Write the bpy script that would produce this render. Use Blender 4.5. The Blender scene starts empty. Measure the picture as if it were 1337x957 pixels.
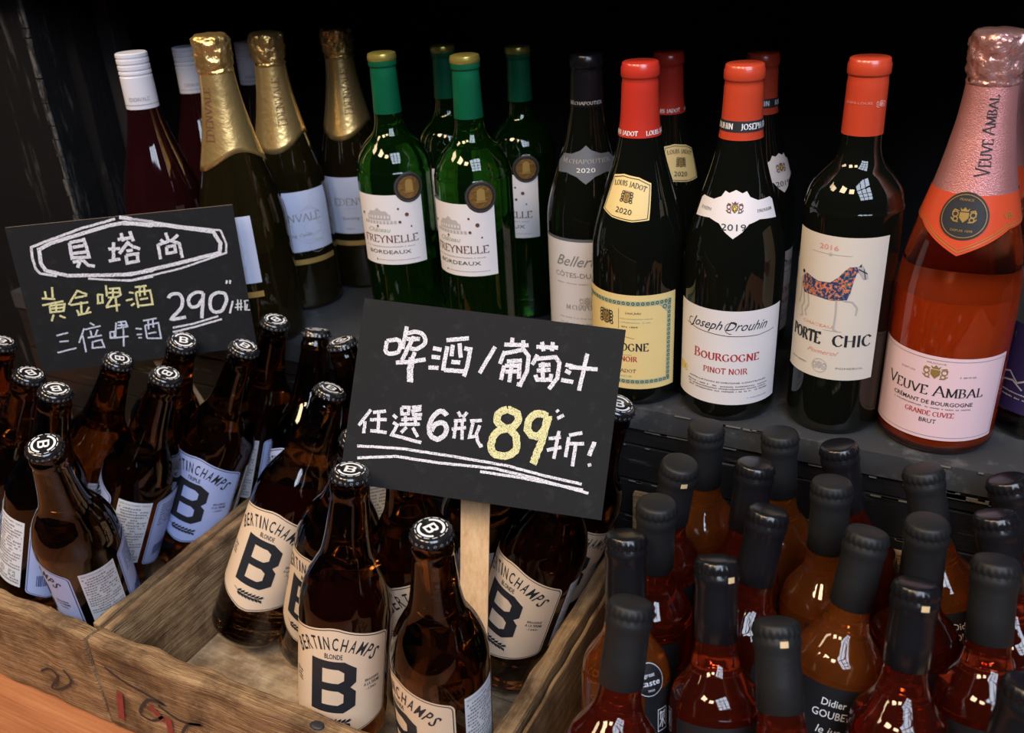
import bpy, bmesh, math, random
from mathutils import Vector, Matrix, noise
from mathutils.geometry import tessellate_polygon
random.seed(7)
PI = math.pi
R = math.radians
SC = bpy.context.scene
COL = SC.collection

# ---------------------------------------------------------------- camera
YAW, PITCH, ROLL = R(28), R(26.76), R(3.42)
fh = Vector((-math.sin(YAW), math.cos(YAW), 0)); rh = Vector((math.cos(YAW), math.sin(YAW), 0))
FW = fh*math.cos(PITCH) + Vector((0, 0, -math.sin(PITCH)))
D0 = -math.sin(PITCH)*fh + Vector((0, 0, -math.cos(PITCH)))
RT = math.cos(ROLL)*rh + math.sin(ROLL)*D0
DN = math.cos(ROLL)*D0 - math.sin(ROLL)*rh
CAM = Vector((0, 0, .421))
cd = bpy.data.cameras.new('camera'); cam = bpy.data.objects.new('camera', cd); COL.objects.link(cam)
cd.sensor_width = 36; cd.sensor_fit = 'HORIZONTAL'; cd.lens = 36*1216/1337; cd.clip_start = .01; cd.clip_end = 30
cd.dof.use_dof = True; cd.dof.focus_distance = .76; cd.dof.aperture_fstop = 8
cam.matrix_world = Matrix((( RT.x, -DN.x, -FW.x, CAM.x), (RT.y, -DN.y, -FW.y, CAM.y), (RT.z, -DN.z, -FW.z, CAM.z), (0, 0, 0, 1)))
SC.camera = cam

# ---------------------------------------------------------------- world, lights, exposure
w = bpy.data.worlds.new('world'); SC.world = w; w.use_nodes = True
w.node_tree.nodes['Background'].inputs[0].default_value = (.55, .65, .9, 1)
w.node_tree.nodes['Background'].inputs[1].default_value = .008
SC.view_settings.view_transform = 'Standard'; SC.view_settings.look = 'None'
SC.view_settings.gamma = 1; SC.view_settings.exposure = 0.9
SC.view_settings.use_curve_mapping = False

def area(name, loc, target, sx, sy, power, col):
    l = bpy.data.lights.new(name, 'AREA'); l.shape = 'RECTANGLE'; l.size = sx; l.size_y = sy; l.energy = power; l.color = col
    o = bpy.data.objects.new(name, l); COL.objects.link(o); o.location = loc
    o.rotation_euler = (Vector(target)-Vector(loc)).to_track_quat('-Z', 'Y').to_euler()
    return o
TGT = Vector((-.25, .6, 0))
# daylight through the tall shop window behind and right of the camera, pane by pane
WC = Vector((1.15, -.95, 2.15)); wd = (TGT-WC).normalized(); wr = wd.cross(Vector((0, 0, 1))).normalized(); wu = wr.cross(wd)
for i in range(3):
    for j in range(4):
        c = WC + wr*(i-1)*.52 + wu*(j-1.5)*.50
        area('window_pane_light', c, c+wd, .44, .42, 4.3, (.72, .82, 1.0))
# warm lamps over the shop behind the camera
for (x, y, z, s, p) in [(-1.15, -.9, 2.25, .62, 19), (-.25, -1.3, 2.4, .55, 15), (-1.95, -.2, 1.9, .45, 7), (-1.6, .3, 1.5, .25, 1.6)]:
    area('ceiling_lamp_light', (x, y, z), TGT, s, s, p, (1.0, .74, .46))

# ---------------------------------------------------------------- helpers
def link(o, parent=None):
    COL.objects.link(o)
    if parent: o.parent = parent
    return o
def tag(o, label=None, cat=None, group=None, kind=None):
    for k, v in (('label', label), ('category', cat), ('group', group), ('kind', kind)):
        if v: o[k] = v
    return o
def empty(name, label, cat, group=None, loc=(0, 0, 0)):
    o = bpy.data.objects.new(name, None); o.empty_display_size = .02; COL.objects.link(o); o.location = loc
    return tag(o, label, cat, group)
def mesh_obj(name, bm, mats, parent=None, smooth=False, ang=None):
    me = bpy.data.meshes.new(name); bm.to_mesh(me); bm.free()
    for m in (mats if isinstance(mats, (list, tuple)) else [mats]): me.materials.append(m)
    if smooth:
        me.polygons.foreach_set('use_smooth', [True]*len(me.polygons))
        if ang: me.set_sharp_from_angle(angle=R(ang))
    o = bpy.data.objects.new(name, me)
    return link(o, parent)
def copy_tree(o, parent=None):
    c = o.copy(); COL.objects.link(c); c.parent = parent
    for ch in o.children: copy_tree(ch, c)
    return c
def box(bm, x0, x1, y0, y1, z0, z1, bev=0, rough=0, seed=0, cuts=0):
    vs = [bm.verts.new(p) for p in [(x0,y0,z0),(x1,y0,z0),(x1,y1,z0),(x0,y1,z0),(x0,y0,z1),(x1,y0,z1),(x1,y1,z1),(x0,y1,z1)]]
    fs = [bm.faces.new([vs[i] for i in f]) for f in [(0,3,2,1),(4,5,6,7),(0,1,5,4),(1,2,6,5),(2,3,7,6),(3,0,4,7)]]
    es = list({e for f in fs for e in f.edges})
    if cuts:
        ax = max(range(3), key=lambda k: (x1-x0, y1-y0, z1-z0)[k])
        le = [e for e in es if abs((e.verts[0].co-e.verts[1].co)[ax]) > 1e-6]
        bmesh.ops.subdivide_edges(bm, edges=le, cuts=cuts, use_grid_fill=True)
    if bev:
        fs = bm.faces[:]; es = [e for e in bm.edges if len(e.link_faces) == 2 and e.calc_face_angle(0) > .5]
        bmesh.ops.bevel(bm, geom=es, offset=bev, segments=2, affect='EDGES', profile=.6)
    if rough:
        for v in bm.verts:
            v.co += noise.noise_vector(v.co*38+Vector((seed, seed*2, 0)))*rough
    return bm
def boxobj(name, mats, parent, *a, **k):
    bm = bmesh.new(); box(bm, *a, **k); return mesh_obj(name, bm, mats, parent)
def lathe(prof, n=40, crimp=None):
    bm = bmesh.new(); rings = []
    for k, (r, z) in enumerate(prof):
        if r < 1e-6: rings.append([bm.verts.new((0, 0, z))]); continue
        ring = []
        for i in range(n):
            a = 2*PI*i/n; rr = r
            if crimp and k in crimp: rr = r + crimp[k]*math.cos(21*a)
            ring.append(bm.verts.new((rr*math.cos(a), rr*math.sin(a), z)))
        rings.append(ring)
    for A, B in zip(rings[:-1], rings[1:]):
        for i in range(n):
            j = (i+1) % n
            if len(A) == 1 and len(B) == 1: continue
            if len(A) == 1: bm.faces.new((A[0], B[j], B[i]))
            elif len(B) == 1: bm.faces.new((A[i], A[j], B[0]))
            else: bm.faces.new((A[i], A[j], B[j], B[i]))
    bmesh.ops.recalc_face_normals(bm, faces=bm.faces)
    return bm
def catmull(pts, n=5):
    out = []
    P = [pts[0]]+list(pts)+[pts[-1]]
    for i in range(1, len(P)-2):
        for k in range(n):
            t = k/n
            out.append(tuple(.5*((2*P[i][d])+(-P[i-1][d]+P[i+1][d])*t+(2*P[i-1][d]-5*P[i][d]+4*P[i+1][d]-P[i+2][d])*t*t+(-P[i-1][d]+3*P[i][d]-3*P[i+1][d]+P[i+2][d])*t**3) for d in (0, 1)))
    out.append(tuple(pts[-1])); return out
def rfun(prof):
    P = sorted([(z, r) for r, z in prof if r > .008])
    def f(z):
        if z <= P[0][0]: return P[0][1]
        for (a, ra), (b, rb) in zip(P[:-1], P[1:]):
            if a <= z <= b: return ra+(rb-ra)*(z-a)/max(b-a, 1e-9)
        return P[-1][1]
    return f

# ---------------------------------------------------------------- flat art in (s, z) metres, wrapped round a bottle
_txt = {}
def text_mesh(s, bold=0., shear=0.):
    key = (s, bold, shear)
    if key not in _txt:
        c = bpy.data.curves.new('t', 'FONT'); c.body = s; c.size = 1; c.resolution_u = 2; c.offset = bold; c.shear = shear
        o = bpy.data.objects.new('t', c); COL.objects.link(o)
        me = bpy.data.meshes.new_from_object(o.evaluated_get(bpy.context.evaluated_depsgraph_get()))
        V = [(v.co.x, v.co.y) for v in me.vertices]; F = [tuple(p.vertices) for p in me.polygons]
        bpy.data.objects.remove(o); bpy.data.curves.remove(c); bpy.data.meshes.remove(me)
        _txt[key] = (V, F)
    return _txt[key]
# hand-laid serif capitals for a broad nib: strokes on a unit-high grid, serifs where S marks them
SER = {
 'A': (.72, [(.04,0,.36,1),(.36,1,.68,0),(.17,.34,.56,.34)], [(.04,0),(.68,0)]),
 'B': (.6, [(.12,0,.12,1),(.12,1,.36,.99,.46,.88,.44,.66,.34,.54,.12,.53),(.34,.53,.5,.42,.54,.24,.42,.03,.12,0)], [(.06,0),(.06,1)]),
 'C': (.66, [(.6,.8,.46,.97,.3,.98,.12,.8,.06,.5,.12,.2,.3,.02,.46,.02,.62,.2)], [(.6,.85)]),
 'D': (.7, [(.12,0,.12,1),(.12,1,.4,.97,.58,.78,.64,.5,.58,.22,.4,.03,.12,0)], [(.06,0),(.06,1)]),
 'E': (.56, [(.12,0,.12,1),(.12,1,.5,1,.5,.84),(.12,.52,.38,.52),(.12,0,.52,0,.54,.18)], [(.06,0),(.06,1)]),
 'F': (.54, [(.12,0,.12,1),(.12,1,.5,1,.5,.84),(.12,.52,.38,.52)], [(.12,0),(.06,1)]),
 'G': (.72, [(.6,.8,.46,.97,.3,.98,.12,.8,.06,.5,.12,.2,.3,.02,.46,.02,.6,.14,.6,.42)], [(.6,.42)]),
 'H': (.74, [(.12,0,.12,1),(.62,0,.62,1),(.12,.52,.62,.52)], [(.12,0),(.12,1),(.62,0),(.62,1)]),
 'I': (.28, [(.14,0,.14,1)], [(.14,0),(.14,1)]),
 'J': (.34, [(.2,1,.2,.1,.1,-.1,.0,-.1)], [(.2,1)]),
 'L': (.54, [(.12,0,.12,1),(.12,0,.5,0,.52,.2)], [(.12,0),(.12,1)]),
 'M': (.86, [(.1,0,.12,1),(.12,1,.43,.05),(.43,.05,.74,1),(.74,1,.76,0)], [(.1,0),(.76,0),(.08,1),(.78,1)]),
 'N': (.74, [(.12,0,.12,1),(.12,1,.62,0),(.62,0,.62,1)], [(.12,0),(.08,1),(.62,1)]),
 'O': (.74, [(.37,.99,.16,.86,.06,.5,.16,.14,.37,.01,.58,.14,.68,.5,.58,.86,.37,.99)], []),
 'P': (.56, [(.12,0,.12,1),(.12,1,.36,.99,.5,.86,.48,.6,.36,.48,.12,.47)], [(.12,0),(.06,1)]),
 'R': (.64, [(.12,0,.12,1),(.12,1,.36,.99,.48,.88,.46,.64,.36,.52,.12,.51),(.32,.51,.6,0)], [(.12,0),(.06,1),(.6,0)]),
 'S': (.5, [(.42,.82,.32,.98,.16,.96,.08,.78,.14,.6,.34,.44,.42,.24,.34,.04,.16,.02,.06,.2)], []),
 'T': (.62, [(.31,0,.31,1),(.04,.84,.04,1,.58,1,.58,.84)], [(.31,0)]),
 'U': (.7, [(.12,1,.12,.25,.22,.04,.4,.01,.54,.1,.6,.3,.6,1)], [(.12,1),(.6,1)]),
 'V': (.7, [(.04,1,.35,0),(.35,0,.66,1)], [(.04,1),(.66,1)]),
 'X': (.68, [(.06,1,.62,0),(.06,0,.62,1)], [(.06,0),(.62,0),(.06,1),(.62,1)]),
 'Y': (.66, [(.04,1,.33,.48),(.33,.48,.62,1),(.33,.48,.33,0)], [(.04,1),(.62,1),(.33,0)]),
 ' ': (.3, [], []), '.': (.2, [(.08,0,.12,.08)], []), '-': (.3, [(.04,.4,.26,.4)], []),
}
class Art:
    def __init__(s): s.bm = bmesh.new(); s.T = lambda x, y: (x, y)
    def tri(s, pts, faces, m, lay):
        vs = [s.bm.verts.new((*s.T(*p[:2]), lay)) for p in pts]
        for f in faces:
            if len(set(f)) == len(f):
                try: fc = s.bm.faces.new([vs[i] for i in f]); fc.material_index = m
                except ValueError: pass
    def poly(s, *loops, m=0, lay=0):
        L = [[Vector((a, b, 0)) for a, b in lp] for lp in loops]; flat = [p[:2] for lp in L for p in lp]
        s.tri(flat, tessellate_polygon(L), m, lay)
    def rect(s, x0, x1, y0, y1, m=0, lay=0): s.poly([(x0,y0),(x1,y0),(x1,y1),(x0,y1)], m=m, lay=lay)
    def disc(s, cx, cy, r, m=0, lay=0, n=20, ry=None): s.poly([(cx+r*math.cos(2*PI*i/n), cy+(ry or r)*math.sin(2*PI*i/n)) for i in range(n)], m=m, lay=lay)
    def line(s, pts, wd, m=0, lay=0, nib=None, closed=False):
        n = len(pts); Lp = []; Rp = []
        if closed: pts = list(pts); pts = [pts[-1]]+pts+[pts[0], pts[1]]
        k = len(pts)
        for i in range(k):
            a = Vector(pts[max(i-1, 0)]); b = Vector(pts[i]); c = Vector(pts[min(i+1, k-1)])
            d1 = (b-a).normalized() if (b-a).length > 1e-9 else None; d2 = (c-b).normalized() if (c-b).length > 1e-9 else None
            d1 = d1 or d2; d2 = d2 or d1
            if d1 is None: return
            t = (d1+d2); t = t.normalized() if t.length > 1e-3 else d1
            nn = Vector((-t.y, t.x)); h = wd/2
            if nib is not None: h *= max(.28, abs(math.sin(math.atan2(t.y, t.x)-nib)))
            h /= max(.6, abs(nn.dot(Vector((-d1.y, d1.x)))))
            Lp.append((b+nn*h)[:]); Rp.append((b-nn*h)[:])
        if closed: Lp = Lp[1:-1]; Rp = Rp[1:-1]; k -= 2
        s.tri(Lp+Rp, [(i, i+1, k+i+1, k+i) for i in range(k-1)], m, lay)
    def ring(s, cx, cy, r, wd, m=0, lay=0, n=28, a0=0, a1=2*PI, ry=1):
        s.line([(cx+r*math.cos(a0+(a1-a0)*i/n), cy+r*ry*math.sin(a0+(a1-a0)*i/n)) for i in range(n+1)], wd, m, lay)
    def text(s, t, x, y, h, wd=None, m=0, lay=0, bold=0., shear=0., align='c', arc=None, ca=True):
        # h = capital height in metres, wd = total width (squeezes or spreads); arc = (radius, direction)
        V, F = text_mesh(t, bold, shear)
        if not V: return
        xs = [v[0] for v in V]; x0, x1 = min(xs), max(xs); k = h/.73; kx = k if wd is None else wd/(x1-x0)
        W = (x1-x0)*kx; ox = x-(W/2 if align == 'c' else 0 if align == 'l' else W)
        P = [(ox+(v[0]-x0)*kx, y+v[1]*k) for v in V]
        if arc:
            rr = arc
            P = [(x+(rr+(b-y))*math.sin((a-x)/rr), y-rr+(rr+(b-y))*math.cos((a-x)/rr)) for a, b in P]
        s.tri(P, F, m, lay)
    def serif(s, t, x, y, h, wd=None, m=0, lay=0, wt=.15, align='c', arc=None, small=1.0, track=.06):
        # small < 1 : small capitals after the first letter of each word
        sc = []; W = 0; first = True
        for ch in t:
            q = 1.0 if (first or small == 1) else small
            if ch not in SER: ch = ' '
            sc.append((ch, W, q)); W += (SER[ch][0]+track)*q; first = (ch == ' ')
        k = h; kx = h if wd is None else wd/W; W *= kx; ox = x-(W/2 if align == 'c' else 0 if align == 'l' else W)
        T0 = s.T
        if arc:
            rr = arc; s.T = lambda a, b: T0(x+(rr+(b-y))*math.sin((a-x)/rr), y-rr+(rr+(b-y))*math.cos((a-x)/rr))
        for ch, px, q in sc:
            w_, st, sf = SER[ch]
            for l_ in st:
                pts = [(ox+(px+l_[i]*q)*kx, y+l_[i+1]*k*q) for i in range(0, len(l_), 2)]
                s.line(pts, wt*h, m, lay, nib=R(12))
            for a, b in sf:
                s.line([(ox+(px+(a-.09)*q)*kx, y+b*k*q), (ox+(px+(a+.09)*q)*kx, y+b*k*q)], .05*h, m, lay)
        s.T = T0
    def dots(s, x0, x1, y, h, m=0, lay=0, seed=0, gap=.25):
        # a line of print too small to read: separate little marks
        rd = random.Random(seed); x = x0
        while x < x1:
            w_ = h*rd.uniform(.5, 1.0)
            if rd.random() > .12: s.rect(x, min(x+w_, x1), y+h*rd.uniform(0, .2), y+h*rd.uniform(.7, 1), m, lay)
            x += w_+h*gap
    def wrap(s, name, mats, parent, rf, off=.0004, step=.004, zstep=None, s0=0., half=1.25, smooth=True, tol=.00006):
        bm = s.bm
        xs = [v.co.x for v in bm.verts]; zs = [v.co.y for v in bm.verts]
        x = math.floor(min(xs)/step)*step+step
        while x < max(xs):
            bmesh.ops.bisect_plane(bm, geom=bm.verts[:]+bm.edges[:]+bm.faces[:], plane_co=(x, 0, 0), plane_no=(1, 0, 0), dist=1e-7); x += step
        if zstep:
            z = min(zs)+zstep
            while z < max(zs):
                bmesh.ops.bisect_plane(bm, geom=bm.verts[:]+bm.edges[:]+bm.faces[:], plane_co=(0, z, 0), plane_no=(0, 1, 0), dist=1e-7); z += zstep
        zm = (min(zs)+max(zs))/2; rm = rf(zm)
        for v in bm.verts:
            a = (v.co.x+s0)/rm; z = v.co.y; rr = rf(z)+off+tol*v.co.z
            v.co = Vector((rr*math.sin(a), -rr*math.cos(a), z))
        for f in bm.faces:
            f.normal_update(); c = f.calc_center_median()
            if f.normal.dot(Vector((c.x, c.y, 0))) < 0: f.normal_flip()
        return mesh_obj(name, bm, mats, parent, smooth=smooth)
    def flat(s, name, mats, parent, z=0, tol=.00006):
        for v in s.bm.verts: v.co.z = z+tol*v.co.z
        for f in s.bm.faces:
            f.normal_update()
            if f.normal.z < 0: f.normal_flip()
        return mesh_obj(name, s.bm, mats, parent)

# ---------------------------------------------------------------- materials
def srgb(r, g, b): return tuple((c/255/12.92 if c/255 <= .04045 else ((c/255+.055)/1.055)**2.4) for c in (r, g, b))+(1,)
def mat(name, col, rough=.5, metal=0., trans=0., ior=1.5, coat=0., spec=.5, noise_amt=0, nscale=60, bump=0, bscale=200, emis=None, alpha=None):
    m = bpy.data.materials.new(name); m.use_nodes = True; nt = m.node_tree; b = nt.nodes['Principled BSDF']
    b.inputs['Base Color'].default_value = col; b.inputs['Roughness'].default_value = rough; b.inputs['Metallic'].default_value = metal
    b.inputs['Transmission Weight'].default_value = trans; b.inputs['IOR'].default_value = ior
    b.inputs['Coat Weight'].default_value = coat; b.inputs['Specular IOR Level'].default_value = spec
    tc = None
    if noise_amt or bump: tc = nt.nodes.new('ShaderNodeTexCoord')
    if noise_amt:
        n = nt.nodes.new('ShaderNodeTexNoise'); n.inputs['Scale'].default_value = nscale; n.inputs['Detail'].default_value = 5
        mx = nt.nodes.new('ShaderNodeMix'); mx.data_type = 'RGBA'
        nt.links.new(tc.outputs['Object'], n.inputs['Vector']); nt.links.new(n.outputs['Fac'], mx.inputs['Factor'])
        mx.inputs['A'].default_value = tuple(c*(1-noise_amt) for c in col[:3])+(1,); mx.inputs['B'].default_value = tuple(min(1, c*(1+noise_amt)) for c in col[:3])+(1,)
        nt.links.new(mx.outputs['Result'], b.inputs['Base Color'])
    if bump:
        n2 = nt.nodes.new('ShaderNodeTexNoise'); n2.inputs['Scale'].default_value = bscale; n2.inputs['Detail'].default_value = 4
        bp = nt.nodes.new('ShaderNodeBump'); bp.inputs['Strength'].default_value = bump; bp.inputs['Distance'].default_value = .002
        nt.links.new(tc.outputs['Object'], n2.inputs['Vector']); nt.links.new(n2.outputs['Fac'], bp.inputs['Height']); nt.links.new(bp.outputs['Normal'], b.inputs['Normal'])
    return m
def ramp_node(nt, stops):
    r = nt.nodes.new('ShaderNodeValToRGB'); e = r.color_ramp.elements
    while len(e) < len(stops): e.new(.5)
    for k, (p, c) in enumerate(stops): e[k].position = p; e[k].color = c
    return r
def wood(name, stops, scale=(3, 30, 30), rough=.6, bump=.35, dirt=.0, det=8, fine=140):
    m = bpy.data.materials.new(name); m.use_nodes = True; nt = m.node_tree; b = nt.nodes['Principled BSDF']; N = nt.nodes.new; L = nt.links.new
    tc = N('ShaderNodeTexCoord'); mp = N('ShaderNodeMapping'); mp.inputs['Scale'].default_value = scale
    oi = N('ShaderNodeObjectInfo'); ad = N('ShaderNodeVectorMath'); ad.operation = 'ADD'
    mul = N('ShaderNodeMath'); mul.operation = 'MULTIPLY'; mul.inputs[1].default_value = 17
    L(tc.outputs['Object'], mp.inputs['Vector']); L(oi.outputs['Random'], mul.inputs[0]); L(mp.outputs['Vector'], ad.inputs[0]); L(mul.outputs[0], ad.inputs[1])
    n = N('ShaderNodeTexNoise'); n.inputs['Scale'].default_value = 1; n.inputs['Detail'].default_value = det; n.inputs['Roughness'].default_value = .7; n.inputs['Distortion'].default_value = .12
    L(ad.outputs[0], n.inputs['Vector'])
    r = ramp_node(nt, stops); L(n.outputs['Fac'], r.inputs[0])
    last = r.outputs[0]
    if dirt:
        n3 = N('ShaderNodeTexNoise'); n3.inputs['Scale'].default_value = 22; n3.inputs['Detail'].default_value = 6; n3.inputs['Roughness'].default_value = .7
        L(tc.outputs['Object'], n3.inputs['Vector'])
        rr = ramp_node(nt, [(.38, (dirt, dirt*.9, dirt*.8, 1)), (.56, (1, 1, 1, 1))]); L(n3.outputs['Fac'], rr.inputs[0])
        mx = N('ShaderNodeMix'); mx.data_type = 'RGBA'; mx.blend_type = 'MULTIPLY'; mx.inputs['Factor'].default_value = 1
        L(last, mx.inputs['A']); L(rr.outputs[0], mx.inputs['B']); last = mx.outputs['Result']
    L(last, b.inputs['Base Color']); b.inputs['Roughness'].default_value = rough
    n2 = N('ShaderNodeTexNoise'); n2.inputs['Scale'].default_value = fine/30; n2.inputs['Detail'].default_value = 6; L(ad.outputs[0], n2.inputs['Vector'])
    bp = N('ShaderNodeBump'); bp.inputs['Strength'].default_value = bump; bp.inputs['Distance'].default_value = .003
    L(n2.outputs['Fac'], bp.inputs['Height']); L(bp.outputs['Normal'], b.inputs['Normal'])
    return m
def worn_black(name, base, worn, thr=.62, scale=(6, 40, 40), rough=.45, bump=.4, spec=.5):
    m = bpy.data.materials.new(name); m.use_nodes = True; nt = m.node_tree; b = nt.nodes['Principled BSDF']; N = nt.nodes.new; L = nt.links.new
    tc = N('ShaderNodeTexCoord'); mp = N('ShaderNodeMapping'); mp.inputs['Scale'].default_value = scale; L(tc.outputs['Object'], mp.inputs['Vector'])
    n = N('ShaderNodeTexNoise'); n.inputs['Scale'].default_value = 1; n.inputs['Detail'].default_value = 9; n.inputs['Roughness'].default_value = .75; L(mp.outputs['Vector'], n.inputs['Vector'])
    r = ramp_node(nt, [(thr-.04, base), (thr+.06, worn)]); L(n.outputs['Fac'], r.inputs[0]); L(r.outputs[0], b.inputs['Base Color'])
    b.inputs['Roughness'].default_value = rough; b.inputs['Specular IOR Level'].default_value = spec
    bp = N('ShaderNodeBump'); bp.inputs['Strength'].default_value = bump; bp.inputs['Distance'].default_value = .003; L(n.outputs['Fac'], bp.inputs['Height']); L(bp.outputs['Normal'], b.inputs['Normal'])
    return m
def chalk(name, col):
    m = bpy.data.materials.new(name); m.use_nodes = True; nt = m.node_tree; b = nt.nodes['Principled BSDF']; N = nt.nodes.new; L = nt.links.new
    b.inputs['Base Color'].default_value = col; b.inputs['Roughness'].default_value = .95
    tc = N('ShaderNodeTexCoord'); n = N('ShaderNodeTexNoise'); n.inputs['Scale'].default_value = 1500; n.inputs['Detail'].default_value = 3
    L(tc.outputs['Object'], n.inputs['Vector']); r = ramp_node(nt, [(.34, (.15, .15, .15, 1)), (.50, (1, 1, 1, 1))]); L(n.outputs['Fac'], r.inputs[0]); L(r.outputs[0], b.inputs['Alpha'])
    return m
M = {}
M['brown'] = mat('brown_glass', (.135, .045, .011, 1), .02, trans=1)
M['black_glass'] = mat('black_green_glass', (.006, .007, .005, 1), .03, trans=.4)
M['olive'] = mat('olive_glass', (.035, .026, .007, 1), .03, trans=.8)
M['rose_dark'] = mat('dark_rose_glass', (.024, .0035, .0045, 1), .03, trans=.55)
M['green'] = mat('green_glass', (.022, .13, .010, 1), .02, trans=.96)
M['clear'] = mat('clear_glass', (.93, .95, .86, 1), .02, trans=1)
M['rose_glass'] = mat('rose_glass', (.50, .17, .12, 1), .02, trans=1)
M['rose_wine'] = mat('rose_wine', (1, .30, .05, 1), .15, trans=.2)
M['juice_red'] = mat('red_juice', (.42, .05, .018, 1), .02, trans=.95)
M['juice_amber'] = mat('amber_juice', (.80, .23, .04, 1), .02, trans=.93)
M['cap'] = mat('black_enamel', (.012, .012, .014, 1), .18, coat=.5)
M['capsule'] = mat('matt_black_foil', (.011, .0115, .013, 1), .5, spec=.3, bump=.08, bscale=300)
M['capsule_g'] = mat('satin_black_foil', (.007, .007, .009, 1), .25, bump=.12, bscale=120)
M['white'] = mat('white_print', (.82, .82, .84, 1), .5)
M['ink'] = mat('black_print', (.018, .02, .026, 1), .5)
M['grey_ink'] = mat('grey_print', (.25, .24, .24, 1), .5)
M['pale_ink'] = mat('pale_grey_print', (.45, .42, .42, 1), .5)
M['red_ink'] = mat('red_print', (.42, .03, .03, 1), .5)
M['pink_ink'] = mat('pink_print', (.72, .28, .24, 1), .5)
M['gold_ink'] = mat('gold_print', (.52, .33, .10, 1), .38, metal=.5)
M['yellow_ink'] = mat('yellow_print', (.75, .55, .05, 1), .5)
M['blue_ink'] = mat('blue_print', (.04, .05, .16, 1), .5)
M['orange_ink'] = mat('orange_print', (.70, .16, .06, 1), .5)
M['brown_ink'] = mat('brown_print', (.13, .05, .03, 1), .5)
M['green_ink'] = mat('sage_print', (.35, .42, .28, 1), .5)
M['blonde'] = mat('cream_label_paper', srgb(226, 200, 172), .55, noise_amt=.05)
M['triple'] = mat('pale_blue_label_paper', srgb(172, 186, 232), .5, noise_amt=.04)
M['sticker'] = mat('white_sticker_paper', srgb(215, 217, 225), .5)
M['paper'] = mat('white_label_paper', srgb(222, 216, 218), .5, noise_amt=.03)
M['paper_blue'] = mat('silvery_label_paper', srgb(190, 196, 220), .4, noise_amt=.05)
M['paper_warm'] = mat('ivory_label_paper', srgb(214, 204, 192), .55, noise_amt=.03)
M['paper_yellow'] = mat('yellow_parchment_label', srgb(228, 202, 138), .55, noise_amt=.05)
M['paper_pink'] = mat('pink_label_paper', srgb(232, 200, 208), .45)
M['paper_slate'] = mat('slate_label_paper', srgb(96, 100, 110), .5)
M['paper_black'] = mat('black_label_paper', (.012, .012, .014, 1), .4)
M['paper_purple'] = mat('purple_label_paper', srgb(44, 38, 82), .4, noise_amt=.2, nscale=40)
M['screwcap'] = mat('white_screw_cap', srgb(206, 206, 218), .3)
M['gold_foil'] = mat('gold_foil', (.85, .58, .23, 1), .33, metal=.85, bump=.25, bscale=160)
M['gold_crumple'] = mat('crumpled_gold_foil', (.85, .57, .22, 1), .3, metal=.9, bump=.9, bscale=190)
M['pink_foil'] = mat('pink_foil', (.62, .27, .27, 1), .36, metal=.6, bump=.35, bscale=1300)
M['pink_crumple'] = mat('crumpled_pink_foil', (.78, .42, .40, 1), .33, metal=.8, bump=.9, bscale=190)
M['orange_band'] = mat('orange_collar', (.60, .075, .028, 1), .32)
M['green_cap'] = mat('green_capsule', (.004, .11, .05, 1), .28, metal=.2, noise_amt=.5, nscale=30)
M['gold_ring'] = mat('gold_capsule_top', (.50, .42, .10, 1), .28, metal=.7)
M['red_cap'] = mat('red_capsule', (.50, .032, .018, 1), .28, coat=.3, noise_amt=.12, nscale=30)
M['red_cap2'] = mat('orange_red_capsule', (.52, .055, .022, 1), .3, coat=.3, noise_amt=.12, nscale=30)
M['bronze'] = mat('bronze_medal', (.42, .22, .07, 1), .3, metal=.7, bump=.5, bscale=300)
M['cork_tan'] = mat('torn_foil_tan', (.66, .48, .26, 1), .6)
M['crate'] = wood('old_crate_wood', [(.30, (.12, .065, .03, 1)), (.48, (.27, .155, .07, 1)), (.68, (.46, .30, .15, 1))], scale=(9, 150, 150), dirt=.42, rough=.65, bump=.8)
M['crate_y'] = wood('old_crate_wood_side', [(.30, (.13, .07, .032, 1)), (.48, (.28, .165, .075, 1)), (.68, (.48, .32, .16, 1))], scale=(150, 9, 150), dirt=.42, rough=.65, bump=.8)
M['crate_floor'] = wood('crate_base_wood', [(.28, (.22, .15, .085, 1)), (.5, (.46, .34, .21, 1)), (.70, (.66, .52, .35, 1))], scale=(8, 60, 60), dirt=.5)
M['table'] = wood('orange_table_wood', [(.3, (.26, .085, .032, 1)), (.5, (.38, .14, .055, 1)), (.72, (.50, .21, .09, 1))], scale=(5, 160, 160), rough=.35, bump=.08)
M['pine'] = wood('pale_pine', [(.3, (.66, .38, .18, 1)), (.5, (.82, .52, .27, 1)), (.72, (.90, .64, .37, 1))], scale=(160, 5, 160), rough=.5, bump=.05)
M['black_wood'] = worn_black('black_painted_wood', (.008, .0085, .010, 1), (.10, .09, .08, 1), .64, scale=(8, 70, 70))
M['black_post'] = worn_black('black_weathered_post', (.004, .004, .005, 1), (.05, .05, .05, 1), .62, scale=(60, 60, 6), rough=.85, bump=.8, spec=.15)
M['slate'] = worn_black('slate_shelf_top', (.038, .040, .044, 1), (.09, .09, .095, 1), .60, scale=(22, 22, 22), rough=.42, bump=.12)
M['bare_wood'] = mat('bare_chipped_wood', (.12, .11, .095, 1), .8)
M['faded_red'] = mat('faded_red_paint', (.26, .035, .025, 1), .8, noise_amt=.5, nscale=200)
M['worn_edge'] = worn_black('rubbed_post_edge', (.01, .01, .011, 1), (.10, .10, .10, 1), .5, scale=(200, 200, 50), rough=.9, spec=.2)
M['void'] = mat('dark_wall_paint', (.006, .006, .008, 1), .8)
M['side_panel'] = mat('dark_panel_paint', (.006, .006, .008, 1), .7)
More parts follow.
